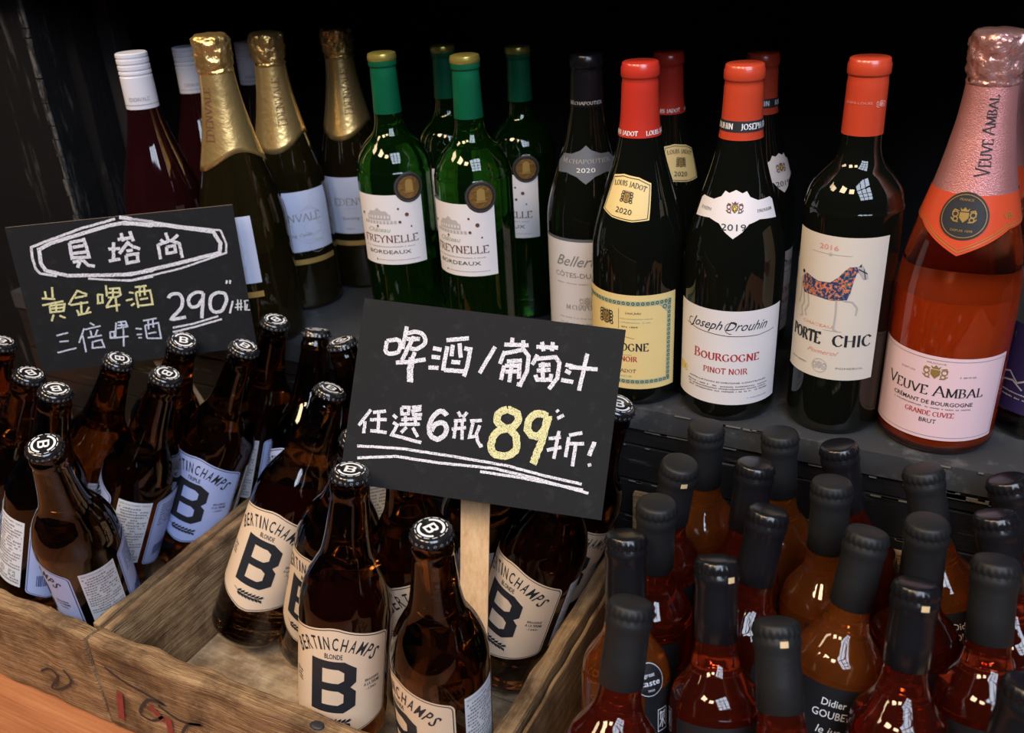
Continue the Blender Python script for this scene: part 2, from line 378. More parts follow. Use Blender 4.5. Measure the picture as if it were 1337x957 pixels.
M['board'] = worn_black('chalkboard_paint', (.0085, .009, .0105, 1), (.016, .0165, .018, 1), .58, scale=(60, 60, 60), rough=.75, bump=.05, spec=.25)
M['board_edge'] = mat('mdf_board_edge', (.30, .24, .18, 1), .7)
M['chalk_w'] = chalk('white_chalk', (.74, .73, .78, 1)); M['chalk_y'] = chalk('yellow_chalk', (.74, .70, .36, 1)); M['chalk_b'] = chalk('bluish_chalk', (.58, .62, .76, 1))
CH1W=[(29,[[(-822,422),(-812,330),(-714,350),(-723,440),(-822,422)],[(-674,556),(-680,468),(-685,375)],[(-661,505),(-587,526),(-524,499),(-511,443),(-568,389),(-627,388)],[(-661,459),(-556,470)],[(-606,489),(-678,283)],[(-722,260),(-612,279),(-487,316)],[(-582,364),(-605,269)],[(-441,411),(-370,408)],[(-444,341),(-373,344)],[(-455,255),(-374,261)],[(-340,487),(-164,526)],[(-328,442),(-336,245)],[(-284,459),(-283,367)],[(-233,477),(-207,365)],[(-188,442),(-141,442),(-147,315),(-164,221)],[(-277,324),(-207,325)],[(-326,252),(-163,261)]]),(43,[[(-599,316),(-601,223),(-590,120)]]),(23,[[(-875,-137),(-957,-276)],[(-909,-235),(-907,-333)],[(-854,-158),(-751,-132)],[(-807,-151),(-792,-306)],[(-870,-218),(-735,-200)],[(-858,-303),(-721,-302)],[(-688,-153),(-655,-177)],[(-680,-215),(-643,-228),(-678,-313),(-432,-343)],[(-627,-87),(-619,-138),(-567,-131),(-568,-79),(-627,-87)],[(-545,-76),(-482,-62),(-479,-85),(-536,-104),(-526,-131),(-456,-122)],[(-619,-184),(-458,-151)],[(-588,-151),(-579,-219)],[(-508,-135),(-498,-203)],[(-625,-225),(-464,-198)],[(-565,-235),(-605,-286)],[(-518,-234),(-467,-302)],[(-172,-61),(-144,-97)],[(-97,-57),(-132,-102)],[(-196,-139),(-101,-115)],[(-205,-203),(-92,-176)],[(-174,-136),(-178,-274)],[(-129,-118),(-112,-276)],[(-65,-121),(25,-103)],[(-41,-129),(-54,-246),(-4,-233)],[(13,-145),(-4,-216),(13,-271),(41,-303),(57,-296)]]),(34,[[(-254,-101),(-305,-73),(-358,-115),(-387,-199),(-365,-276),(-309,-298),(-256,-262),(-247,-197),(-292,-163),(-347,-194),(-364,-242)]]),(19,[[(-946,-439),(-591,-411),(-160,-415),(266,-428),(584,-466),(866,-488)],[(-933,-533),(-624,-479),(-258,-481),(165,-463),(483,-491),(926,-551)],[(64,-502),(381,-505),(882,-531)]]),(28,[[(52,483),(-43,263)],[(122,512),(315,529)],[(181,572),(187,500)],[(270,563),(271,503)],[(136,460),(109,356)],[(125,439),(279,491),(326,444),(328,324),(290,213),(262,216)],[(160,383),(278,404)],[(144,347),(133,232)],[(151,348),(263,362),(273,257)],[(157,302),(262,316)],[(202,388),(201,221)],[(376,523),(547,538)],[(416,568),(439,498)],[(502,579),(504,506)],[(396,466),(361,382)],[(394,432),(537,464),(575,422),(571,302),(517,209)],[(414,382),(505,400)],[(406,341),(510,361)],[(444,412),(462,275)],[(397,306),(416,269),(520,282),(521,329)],[(623,415),(703,405)],[(628,369),(670,352)],[(605,293),(699,286)],[(651,398),(874,410)],[(780,521),(753,227)]]),(24,[[(597,54),(614,41)],[(612,-10),(660,23)],[(567,-174),(659,-149)],[(637,-105),(626,-324)],[(565,-264),(673,-226)],[(719,-127),(820,-94)],[(721,-140),(715,-299)],[(721,-193),(844,-176)],[(781,-198),(776,-362)],[(902,-322),(912,-343)]]),(29,[[(922,-149),(895,-263)]])]
CH1Y=[(50,[[(216,10),(293,-13),(308,-77),(242,-139),(158,-110),(146,-39),(216,10)],[(242,-139),(310,-196),(318,-301),(245,-357),(149,-344),(124,-255),(166,-169),(242,-139)],[(538,-6),(463,10),(391,-53),(403,-144),(467,-168),(519,-115),(538,-6)],[(544,1),(517,-194),(469,-386)]])]
CH2W=[(21,[[(-55,721),(-373,664),(-715,575),(-862,531),(-876,430),(-870,315),(-842,270),(-699,227)]]),(31,[[(273,617),(32,676),(-125,663),(-424,604),(-672,555),(-798,503),(-814,371),(-789,295),(-605,220),(-226,180),(-33,162),(188,181)],[(-14,732),(96,705)]]),(17,[[(-423,167),(-46,99),(180,115)],[(78,710),(286,659)]]),(27,[[(-515,537),(-524,388),(-367,381),(-369,464),(-378,553),(-515,537)],[(-497,489),(-390,497)],[(-515,429),(-375,433)],[(-454,359),(-494,286)],[(-430,357),(-394,300),(-335,283)],[(-528,347),(-431,352)],[(-116,497),(-152,324)],[(-177,437),(-67,429)],[(-197,319),(-88,327)],[(-73,518),(75,527)],[(-31,581),(-24,497)],[(53,587),(67,487)],[(24,492),(-87,379)],[(10,472),(52,436),(113,403)],[(-15,397),(44,401)],[(-28,357),(-34,279),(71,287),(80,360),(-28,357)]]),(32,[[(3,673),(395,609),(827,496),(876,374),(852,280),(459,223),(36,170),(-101,165)]]),(17,[[(13,721),(269,658),(527,587),(898,503),(930,367),(914,273),(448,165),(-32,104),(-111,114)]]),(26,[[(381,538),(388,465)],[(321,473),(344,448)],[(491,504),(412,448)],[(286,433),(284,280)],[(291,425),(406,456),(488,418),(489,271)],[(361,396),(355,331),(439,336),(440,401),(361,396)]]),(29,[[(283,-122),(317,-88),(387,-90),(410,-153),(380,-241),(270,-341),(412,-337)],[(622,-111),(554,-95),(475,-146),(474,-230),(543,-239),(614,-156)],[(625,-112),(590,-252),(561,-372)],[(762,-121),(692,-158),(666,-262),(699,-320),(771,-314),(830,-222),(829,-145),(762,-121)]]),(17,[[(874,-6),(861,-42)],[(906,-10),(895,-47)],[(893,-230),(843,-355)],[(266,-434),(482,-416),(726,-370)],[(258,-479),(475,-454),(756,-405)]]),(11,[[(915,-271),(981,-264)],[(903,-300),(982,-303)],[(945,-221),(926,-334)],[(976,-225),(957,-338)],[(999,-243),(1049,-242)],[(1013,-245),(998,-336),(1047,-345)],[(1029,-278),(1016,-330)]])]
CH2Y=[(17,[[(-884,22),(-765,1)],[(-766,123),(-789,-1)],[(-840,90),(-846,12)],[(-895,-46),(-695,-29)],[(-831,-59),(-837,-127),(-717,-127),(-690,-58),(-826,-60)],[(-766,-25),(-785,-129)],[(-834,-91),(-709,-91)],[(-814,-152),(-848,-217)],[(-765,-169),(-715,-202)],[(-545,64),(-656,-71)],[(-546,58),(-465,11)],[(-585,-11),(-467,1)],[(-643,-78),(-472,-68)],[(-537,-54),(-559,-180)],[(-593,-132),(-583,-177)],[(-473,-116),(-513,-170)],[(-595,-186),(-465,-170)],[(-370,-1),(-384,-90),(-341,-90),(-329,-11),(-370,-1)],[(-275,83),(-289,-32)],[(-254,43),(-158,37),(-157,-28),(-195,-49),(-282,-44)],[(-272,3),(-162,-5)],[(-216,39),(-232,-39)],[(-244,-49),(-316,-136)],[(-322,-141),(-183,-131)],[(-211,-53),(-226,-196)],[(-76,-16),(-34,-27)],[(-122,-96),(-56,-88)],[(-84,-155),(-45,-133)],[(-13,29),(101,31)],[(-13,-24),(-21,-185)],[(-13,-24),(125,-20),(122,-165),(-17,-164)],[(35,23),(17,-71)],[(75,24),(67,-66)],[(10,-102),(91,-96)]])]
CH2B=[(14,[[(-839,-370),(-724,-353)],[(-825,-437),(-738,-438)],[(-869,-546),(-683,-522)],[(-568,-330),(-648,-472)],[(-598,-402),(-602,-578)],[(-503,-279),(-466,-311)],[(-561,-342),(-410,-324)],[(-515,-359),(-515,-425)],[(-446,-357),(-479,-418)],[(-555,-430),(-420,-421)],[(-521,-479),(-535,-543),(-422,-547),(-431,-469),(-521,-479)],[(-337,-399),(-344,-459),(-305,-459),(-297,-399),(-337,-399)],[(-258,-306),(-299,-465)],[(-244,-308),(-169,-307),(-161,-363),(-262,-371)],[(-250,-340),(-167,-345)],[(-209,-307),(-217,-371)],[(-341,-465),(-172,-466)],[(-204,-379),(-238,-567)],[(-88,-394),(-31,-407)],[(-91,-460),(-41,-461)],[(-83,-494),(-49,-499)],[(-4,-323),(133,-314)],[(6,-374),(-1,-511)],[(6,-374),(138,-364),(132,-529),(-1,-511)],[(46,-324),(32,-421)],[(91,-325),(80,-406)],[(18,-464),(100,-458)]])]

# ================================================================ the setting
boxobj('floor', M['void'], None, -2.6, 2.4, -3, 1.3, -1.02, -1.0)['kind'] = 'structure'
boxobj('wall_back', M['void'], None, -2.6, 2.4, 1.16, 1.2, -1.0, 1.6)['kind'] = 'structure'
wl = boxobj('wall_left', M['side_panel'], None, -1.13, -1.10, .84, 1.16, -1.0, 1.6); wl['kind'] = 'structure'
# weathered black post at the left, built of uneven boards
pb = bmesh.new()
box(pb, -1.30, -1.005, .76, .84, -.25, .95, bev=.004, rough=.004, cuts=26)
post = mesh_obj('trim_1', pb, M['black_post']); post['kind'] = 'structure'
boxobj('trim_2', M['black_post'], None, -1.005, -.985, .80, .84, -.0, .95, bev=.002, rough=.002, cuts=20, seed=5)['kind'] = 'structure'
boxobj('trim_3', M['side_panel'], None, -.984, -.958, .835, .86, .0, .95, bev=.002, rough=.001, cuts=20, seed=8)['kind'] = 'structure'

# stepped black wine shelf
shelf = empty('display_shelf', 'black painted wooden display shelf carrying the standing wine bottles', 'shelf', loc=(-.3, .9, -.25))
def onshelf(o):
    o.parent = shelf; o.location = Vector((.3, -.9, .25)); return o
onshelf(boxobj('shelf_board', M['slate'], None, -1.10, .75, .702, 1.155, -.022, 0, bev=.002))
zt = -.024
for k, hgt in enumerate([.018, .039, .041, .04, .04, .04]):
    onshelf(boxobj('fascia_board', M['black_wood'], None, -1.10, .75, .7045, .722, zt-hgt+.0015, zt, bev=.0012, rough=.0012, cuts=40, seed=k*3)); zt -= hgt
onshelf(boxobj('upper_shade_board', M['black_wood'], None, -1.10, .75, .712, 1.155, .380, .400, bev=.002))  # unseen upper board, lowered and brought forward to shade the back row

# chipped paint: bare slivers along the shelf lip and board edges
def slivers(parent, y, z, n, seed, x0=-.35, x1=.35, hmax=.0011):
    rd = random.Random(seed); bm = bmesh.new()
    for k in range(n):
        x = rd.uniform(x0, x1); L = rd.uniform(.004, .045)*rd.random()+.002; h = rd.uniform(.0003, hmax)
        box(bm, x, x+L, y-.0007, y+.0005, z-h, z+.0002)
    o = onshelf(mesh_obj('chipped_edge', bm, M['bare_wood'])); o['kind'] = 'stuff'; return o
slivers(shelf, .7015, -.0005, 34, 3); zz = -.024
for k, hgt in enumerate([.018, .039, .041, .04]): slivers(shelf, .7035, zz-.0002, 26, 10+k); zz -= hgt
slivers(shelf, .7028, -.026, 30, 77, x0=-.02, x1=.20, hmax=.004)
edge = bmesh.new(); rd = random.Random(4); z = .0
while z < .9:
    L = rd.uniform(.004, .03); box(edge, -1.0095-rd.uniform(0, .006), -1.0035, .7575, .7595, z, z+L); z += L*rd.uniform(.9, 1.1)
mesh_obj('trim_4', edge, M['worn_edge'])['kind'] = 'structure'

# table
tb = empty('table', 'orange-brown wooden table under the bottle crates', 'table', loc=(-.3, .3, -1.0))
for k in range(7):
    o = boxobj('tabletop_plank', M['table'], tb, -1.5, .9, -.02+k*.1045, -.02+k*.1045+.1038, -.275, -.2516, bev=.001); o.location = (.3, -.3, 1.0)
for sx in (-1.35, .75):
    for sy in (.0, .6):
        o = boxobj('leg', M['table'], tb, sx, sx+.06, sy, sy+.06, -1.0, -.276, bev=.003); o.location = (.3, -.3, 1.0)

# crates
def ribbon_on_plane(name, m, parent, strokes, wd, v, off):
    a = Art()
    for s in strokes:
        q = [(p[0]*1e-4, p[1]*1e-4) for p in s]
        a.line(catmull(q, 5) if len(q) > 2 else q, wd)
    o = a.flat(name, m, parent)
    for vv in o.data.vertices: vv.co = Vector((vv.co.x, v-off, vv.co.y))
    return o
crate = empty('wooden_crate', 'open weathered wooden crate holding the cream-labelled beer, black and red marks on its front', 'crate')
fb = boxobj('front_board', M['crate'], crate, -.645, -.2495, .379, .397, -.25, -.146, bev=.003, rough=.0022, cuts=44, seed=1)
for st in ([(-6174,-1948),(-6276,-2335)],[(-5815,-1965),(-5682,-2091)],[(-5614,-2028),(-5630,-2227)]): ribbon_on_plane('red_mark', M['faded_red'], fb, [st], .0075, .379, .0019)
ribbon_on_plane('black_mark', M['ink'], fb, [[(-6274,-1691),(-6083,-1778),(-5614,-1863),(-5803,-1893),(-5973,-2117),(-5835,-2159),(-5665,-2033)],[(-5694,-1913),(-5459,-1993),(-5189,-1930),(-5366,-2002),(-5481,-2160)]], .003, .379, .0019)
nl = bmesh.new(); bmesh.ops.create_uvsphere(nl, u_segments=10, v_segments=6, radius=.0055, matrix=Matrix.Translation((-.395, .385, -.1458)) @ Matrix.Diagonal((1.2, .8, .25, 1)))
mesh_obj('knot', nl, M['ink'], fb, smooth=True)
boxobj('side_board', M['crate_y'], crate, -.6440, -.6335, .3980, .700, -.25, -.1462, bev=.002, rough=.0018, cuts=40, seed=2)
boxobj('side_board', M['crate_y'], crate, -.2665, -.2520, .3980, .700, -.25, -.146, bev=.003, rough=.003, cuts=40, seed=3)
boxobj('base_board', M['crate_floor'], crate, -.6315, -.2675, .3975, .545, -.2498, -.2420, bev=.001)
boxobj('base_board', M['crate_floor'], crate, -.6315, -.2675, .5465, .700, -.2498, -.2420, bev=.001)
crate2 = empty('wooden_crate', 'weathered wooden crate at the left holding the blue-labelled beer', 'crate')
fb2 = boxobj('front_board', M['crate'], crate2, -1.06, -.6475, .379, .397, -.25, -.146, bev=.003, rough=.0025, cuts=44, seed=11)
ribbon_on_plane('black_mark', M['ink'], fb2, [[(-7281,-2138),(-7110,-2046),(-7051,-2134),(-7200,-2319),(-7050,-2275),(-6854,-2107),(-6914,-1976)]], .0028, .379, .002)
boxobj('side_board', M['crate_y'], crate2, -.6575, -.6490, .3980, .700, -.25, -.1455, bev=.002, rough=.0018, cuts=40, seed=12)
boxobj('side_board', M['crate_y'], crate2, -1.06, -1.047, .3975, .700, -.25, -.146, bev=.002, rough=.0018, cuts=40, seed=13)
boxobj('base_board', M['crate_floor'], crate2, -1.0465, -.658, .3975, .700, -.2498, -.2325, bev=.001)
crate3 = empty('wooden_crate', 'wooden crate at the right packed with black-capped juice bottles', 'crate')
boxobj('side_board', M['crate_y'], crate3, -.2470, -.2435, .31, .692, -.25, -.149, bev=.0015, rough=.0015, cuts=40, seed=21)
boxobj('front_board', M['crate'], crate3, -.2482, .31, .292, .309, -.25, -.149, bev=.003, rough=.002, cuts=40, seed=22)
boxobj('back_board', M['crate'], crate3, -.2482, .31, .6925, .7005, -.25, -.088, bev=.0015, rough=.001, cuts=40, seed=23)
boxobj('side_board', M['crate_y'], crate3, .298, .31, .31, .692, -.25, -.149, bev=.002, rough=.002, cuts=40, seed=24)
boxobj('base_board', M['crate_floor'], crate3, -.242, .2975, .31, .692, -.2498, -.2425, bev=.001)

# ================================================================ chalkboard signs
SMOOTH = {CH1W[3][0], CH2W[7][0]}
def board(label, c, X, Y, layers, stick_dir, stick_w, stick_len, stick_off, sname):
    X = Vector(X).normalized(); Y = Vector(Y); Y = (Y-X*Y.dot(X)).normalized(); Z = X.cross(Y)
    root = empty('chalkboard_sign', label, 'sign', 'chalkboard price signs')
    Mx = Matrix(((X.x, Y.x, Z.x, c[0]), (X.y, Y.y, Z.y, c[1]), (X.z, Y.z, Z.z, c[2]), (0, 0, 0, 1)))
    root.matrix_world = Mx
    boxobj('board_core', M['board_edge'], root, -.105, .105, -.074, .074, -.0032, -.0004)
    boxobj('board_face', M['board'], root, -.1052, .1052, -.0742, .0742, -.0004, .0)
    rd = random.Random(5)
    for nm, m, groups in layers:
        a = Art(); k = 0
        for wd, strokes in groups:
            for s in strokes:
                pts = [Vector((p[0]*1e-4, p[1]*1e-4)) for p in s]; out = []
                if len(s) > 4 and (wd > 40 or wd in SMOOTH): pts = [Vector(q) for q in catmull([tuple(q) for q in pts], 4)]
                for p, q in zip(pts[:-1], pts[1:]):
                    n = max(1, int((q-p).length/.002))
                    for i in range(n): out.append((p.lerp(q, i/n)+Vector((rd.uniform(-1, 1), rd.uniform(-1, 1)))*wd*1e-4*.07)[:])
                out.append(pts[-1][:]); k += 1
                if len(out) > 1:
                    a.line(out, wd*1.15e-4, lay=k % 9)
        a.flat(nm, m, root, z=.0004, tol=.00002)
    # wooden stick behind the board
    d = (Mx.to_3x3().inverted() @ Vector(stick_dir)).normalized()
    bm = bmesh.new(); box(bm, -stick_w/2, stick_w/2, -stick_len, .05, -.0068, -.0036, bev=.0008)
    ang = math.atan2(d.x, -d.y); tilt = math.atan2(-d.z, -d.y)
    o = mesh_obj('stick', bm, M['pine'], root); o.location = (stick_off, -.05, -.001)
    o.rotation_euler = (0, 0, ang)
    for v in o.data.vertices:                       # the stick bends back below the board
        if v.co.y < 0: v.co.z += v.co.y*math.tan(tilt)*-1*(-1)
    return root
board('black chalkboard sign reading 89 in yellow above two underlines', (-.3247, .5539, .0636), (.9529, .2837, -.1072), (-.0527, .5029, .8628),
      [('white_chalk_writing', M['chalk_w'], CH1W), ('yellow_chalk_writing', M['chalk_y'], CH1Y)], (-.025, -.10, -.99), .024, .22, -.001, 'a')
board('black chalkboard sign reading 290 with a chalk hexagon frame', (-.7355, .5978, .0912), (.7808, .6248, -.0092), (-.0569, .0857, .9947),
      [('white_chalk_writing', M['chalk_w'], CH2W), ('yellow_chalk_writing', M['chalk_y'], CH2Y), ('bluish_chalk_writing', M['chalk_b'], CH2B)], (-.02, .38, -.92), .022, .13, -.004, 'b')

# ================================================================ bottles
def place(root, B, axis, delta, s=1.0):
    """stand a bottle with its base centre at B, its axis along `axis`, its front label turned delta degrees to the viewer's right"""
    Z = Vector(axis).normalized(); f = (CAM-Vector(B)); f = (f-Z*f.dot(Z)).normalized()      # towards the viewer
    f = Matrix.Rotation(R(delta), 3, Z) @ f
    Yv = -f; Xv = Yv.cross(Z).normalized(); Xv *= s; Yv = Yv*s; Z = Z*s
    root.matrix_world = Matrix(((Xv.x, Yv.x, Z.x, B[0]), (Xv.y, Yv.y, Z.y, B[1]), (Xv.z, Yv.z, Z.z, B[2]), (0, 0, 0, 1)))
    return root
BASE = lambda r: [(0, .004), (r*.55, .003), (r*.8, .0), (r*.93, .0012), (r, .006)]

# ---- beer bottle
BEER = BASE(.0375) + catmull([(.0375, .012), (.0375, .08), (.0375, .150), (.0362, .166), (.0322, .180), (.0265, .192), (.0215, .203), (.0185, .218), (.0163, .236), (.0145, .254)], 4) + [(.0150, .256), (.0152, .259), (.0146, .2615), (.0135, .263), (.0135, .2665), (0, .2665)]
beer_r = rfun(BEER)
def label_shape(hw, z0, z1, pk, rc):
    P = []
    def corner(cx, cz, a0):
        for i in range(5): P.append((cx+rc*math.cos(a0+i*PI/8), cz+rc*math.sin(a0+i*PI/8)))
    P.append((0, z1)); P.append((-.004, z1-.0003))
    for i in range(5): a = PI/2+.22+i*(PI/2-.22)/4; P.append((-hw+rc+rc*math.cos(a), z1-pk-rc+rc*math.sin(a)))
    for i in range(5): a = PI+i*(PI/2-.22)/4; P.append((-hw+rc+rc*math.cos(a), z0+pk+rc+rc*math.sin(a)))
    P.append((-.004, z0+.0003)); P.append((.004, z0+.0003))
    for i in range(5): a = 1.5*PI+.22+i*(PI/2-.22)/4; P.append((hw-rc+rc*math.cos(a), z0+pk+rc+rc*math.sin(a)))
    for i in range(5): a = i*(PI/2-.22)/4; P.append((hw-rc+rc*math.cos(a), z1-pk-rc+rc*math.sin(a)))
    P.append((.004, z1-.0003))
    return P
def big_b(a, x, y, w, h, m=0):
    c = .25; t = .26*w; u = .15*h
    out = [(0,0),(.74*w,0),(w,.13*h),(w,.42*h),(.88*w,.51*h),(w,.60*h),(w,.87*h),(.74*w,h),(0,h)]
    h1 = [(t,u),(t,.43*h),(.62*w,.43*h),(.74*w,.37*h),(.74*w,.21*h),(.62*w,u)]
    h2 = [(t,.58*h),(t,h-u),(.62*w,h-u),(.74*w,h-.21*h),(.74*w,.64*h),(.62*w,.58*h)]
    sh = lambda L: [(x+p, y+q) for p, q in L]
    a.poly(sh(out), sh(h1), sh(h2), m=m)
def sprig(a, x, y, L, m=0):
    a.line([(x-L/2, y+.002), (x-L/4, y-.0008), (x+L/4, y-.001), (x+L/2, y+.0025)], .0006, m)
    for i in range(7):
        px = x-L*.36+i*L*.115; 
        for sg in (-1, 1):
            a.poly([(px, y-.0006), (px+.0012, y+sg*.0026-.0004), (px+.0046, y+sg*.0042), (px+.0040, y+sg*.0010)], m=m)
def make_beer(kind):
    root = empty('beer_bottle', 'x', 'bottle', 'brown beer bottles in the crates')
    mesh_obj('glass_body', lathe(BEER, 44), M['brown'], root, smooth=True, ang=50)
    pm = M['blonde'] if kind == 'blonde' else M['triple']
    a = Art(); a.poly(label_shape(.0485, .043, .1545, .0125, .007))
    lb = a.wrap('front_label', pm, root, beer_r, .0003)
    a = Art(); a.line(label_shape(.0468, .0447, .1528, .0122, .006), .00075, closed=True)
    for i, ch in enumerate('BERTINCHAMPS'):
        ww = {'I': .0015, 'M': .0056, 'N': .0046, 'H': .0044}.get(ch, .0044)
        xs = [-.0310, -.0252, -.0194, -.0138, -.0096, -.0050, .0010, .0070, .0130, .0194, .0256, .0310][i]
        T0 = a.T; rr = .040; th = xs/rr*1.05
        a.T = lambda x, y, th=th, rr=rr: ((rr+y)*math.sin(th)+x*math.cos(th), .1338-rr+(rr+y)*math.cos(th)-x*math.sin(th))
        a.text(ch, 0, 0, .0126, ww*1.05, bold=.010); a.T = T0
    a.text('BLONDE' if kind == 'blonde' else 'TRIPLE', 0, .1250, .0050, .0145, bold=.012)
    big_b(a, -.0185, .0705, .0370, .0520)
    sprig(a, 0, .0605, .032)
    a.text('BRASSERIE', .0325, .0990, .0027, .0130, bold=.01); a.text('A LA FERME', .0325, .0945, .0032, .0150, bold=.01); a.text('-1343-', .0325, .0900, .0026, .0105, bold=.01)
    for k in range(4): a.dots(-.040, -.030, .0985-k*.003, .0018, seed=k)
    a.wrap('label_print', M['ink'], lb, beer_r, .00055)
    # importer's sticker
    sc = .0375*R(111)
    a = Art(); a.rect(sc-.0165, sc+.0165, .062, .143); st = a.wrap('back_sticker', M['sticker'], root, beer_r, .0004, s0=0)
    a = Art(); a.text('BERTINCHAMPS ' + ('BLONDE' if kind == 'blonde' else 'TRIPLE'), sc, .1385, .0019, .029, bold=.008)
    z = .1335; k = 0
    while z > .083:
        a.dots(sc-.0148+(.003 if k % 5 == 2 else 0), sc+(.0148 if k % 4 else .006), z, .0023, seed=k+3); z -= .0036; k += 1
    a.ring(sc-.007, .0765, .0032, .0009); a.line([(sc-.0085, .0765), (sc-.0055, .0765)], .0008); a.line([(sc-.007, .0780), (sc-.007, .0750)], .0008)
    a.line([(sc+.003, .073), (sc+.010, .073), (sc+.010, .080), (sc+.003, .080)], .0008, closed=True)
    for dx in (.0048, .0082):
        for dz in (.0747, .0782): a.disc(sc+dx, dz, .0009, n=8)
    for q in range(2): a.dots(sc-.0148, sc+.0148, .0690-q*.0034, .0025, seed=40+q)
    a.wrap('sticker_print', M['grey_ink'], st, beer_r, .0006)
    # information label on the far side
    ic = .0375*R(180)
    a = Art(); a.T = lambda x, y: (x+ic, y); a.poly(label_shape(.0235, .050, .150, .006, .005)); ib = a.wrap('back_label', pm, root, beer_r, .0003)
    a = Art(); a.T = lambda x, y: (x+ic, y); a.line(label_shape(.0222, .0513, .1487, .006, .0045), .0006, closed=True)
    for k in range(9): a.dots(-.017, .006, .136-k*.0034, .0017, seed=k+60)
    for k in range(14): a.rect(-.014+k*.0016, -.0133+k*.0016+(.0003 if k % 3 else 0), .066, .080)
    a.rect(.010, .014, .095, .120)
    a.wrap('label_print', M['blue_ink'], ib, beer_r, .0005)
    # crown cap
    prof = [(0, .2755), (.0108, .2755), (.0128, .2750), (.0141, .2738), (.0148, .2722), (.0152, .2705), (.0157, .2692), (.0148, .2688), (.0136, .2700), (0, .2700)]
    cp = mesh_obj('crown_cap', lathe(prof, 84, {5: .0003, 6: .0007, 7: .0006}), M['cap'], root, smooth=True, ang=60)
    a = Art(); a.ring(0, 0, .0088, .0018, a0=.35, a1=PI-.35); a.ring(0, 0, .0088, .0018, a0=PI+.35, a1=2*PI-.35)
    for k in range(12): a.ring(0, 0, .0112, .0005, a0=k*PI/6+.05, a1=k*PI/6+.4, n=3)
    big_b(a, -.0042, -.0046, .0084, .0092)
    a.flat('cap_print', M['white'], cp, z=.2756)
    a = Art()
    for k in range(21):
        s = k*2*PI*.0152/21
        a.ring(s, .2712, .0009, .0005, n=8) if k % 3 else a.rect(s-.0004, s+.0004, .2703, .2720)
    a.wrap('skirt_print', M['grey_ink'], cp, lambda z: .0151, .0003, step=.002)
    return root
beer = {'b': make_beer('blonde'), 't': make_beer('triple')}
used = set()
def inst(protos, key, label):
    r = protos[key]
    if key in used: r = copy_tree(r)
    used.add(key); r['label'] = label; return r
BL = [
 ('t', (-0.7143,0.4498,-0.2200), (-0.6497,0.4016,0.0431), -103, 'beer bottle nearest in the left crate, cap tipped forward showing its white emblem'),
 ('t', (-0.8978,0.4365,-0.2146), (-0.7972,0.5030,0.0328), -140, 'beer bottle behind the one whose white sticker meets the left picture edge'),
 ('t', (-0.8117,0.4364,-0.2183), (-0.7285,0.4784,0.0407), -161, 'beer bottle with white ingredients sticker at the left picture edge'),
 ('t', (-0.9645,0.4717,-0.2167), (-0.8831,0.5377,0.0378), -25, 'farthest left beer bottle, only a strip of blue label at the picture edge'),
 ('t', (-0.8488,0.5021,-0.2141), (-0.7394,0.5608,0.0315), -80, 'beer bottle leaning under the bottom edge of the hexagon-framed sign'),
 ('t', (-0.7675,0.5007,-0.2153), (-0.6626,0.5487,0.0346), -108, 'beer bottle in the left crate showing a full white ingredients sticker in its middle'),
 ('t', (-0.8146,0.5962,-0.2018), (-0.6883,0.5995,0.0427), 5, 'beer bottle with its cap right below the underlined chalk 290'),
 ('t', (-0.7230,0.5656,-0.2097), (-0.6210,0.6131,0.0415), -20, 'beer bottle showing its whole pale blue TRIPLE label beside the crate divider'),
 ('t', (-0.7170,0.6485,-0.2192), (-0.6330,0.6745,0.0420), -130, 'dark beer bottle standing just right of the 290 sign'),
 ('b', (-0.5937,0.5131,-0.2237), (-0.5076,0.5966,0.0240), -15, 'beer bottle leaning in the crate corner with its cream label and base in view'),
 ('b', (-0.5147,0.5234,-0.2277), (-0.4242,0.5227,0.0322), -30, 'beer bottle half hidden behind the front upright cream-labelled one'),
 ('b', (-0.4238,0.4371,-0.2339), (-0.3958,0.4720,0.0376), -13, 'upright beer bottle at the crate front with whole cream BLONDE label'),
 ('b', (-0.3167,0.4403,-0.2375), (-0.3000,0.4321,0.0371), -62, 'beer bottle nearest the camera, white emblem cap beside the pine stick'),
 ('b', (-0.3881,0.5235,-0.2385), (-0.3895,0.5346,0.0365), 10, 'beer bottle below the large sign, its shoulder between the two front beers'),
 ('b', (-0.3341,0.5767,-0.2288), (-0.2526,0.5844,0.0339), -28, 'beer bottle tilted right against the crate side, cream label under the sign corner'),
 ('b', (-0.3373,0.6634,-0.2273), (-0.2452,0.6510,0.0317), 20, 'beer bottle behind the right edge of the large chalkboard sign'),
 ('b', (-0.4114,0.6409,-0.2257), (-0.3253,0.5811,0.0287), -108, 'beer bottle right of the pine stick with a white sticker facing out'),
 ('t', (-0.5931,0.5916,-0.2269), (-0.5921,0.6878,0.0310), -38, 'beer bottle with blue label in the rear corner behind the leaning cream-labelled one'),
 ('t', (-0.4866,0.6538,-0.2322), (-0.5431,0.6639,0.0370), -120, 'beer bottle with white emblem cap at the left edge of the large sign'),
]
for key, B, T, dl, lab in BL:
    B = Vector(B); T = Vector(T); ax = (T-B).normalized()
    s = .985 if B.x < -.66 else 1.0
    r = inst(beer, key, lab); place(r, T-ax*.2752*s, ax, dl, s)
    r['group'] = 'beer bottles in the left crate' if B.x < -.66 else 'beer bottles in the middle crate'

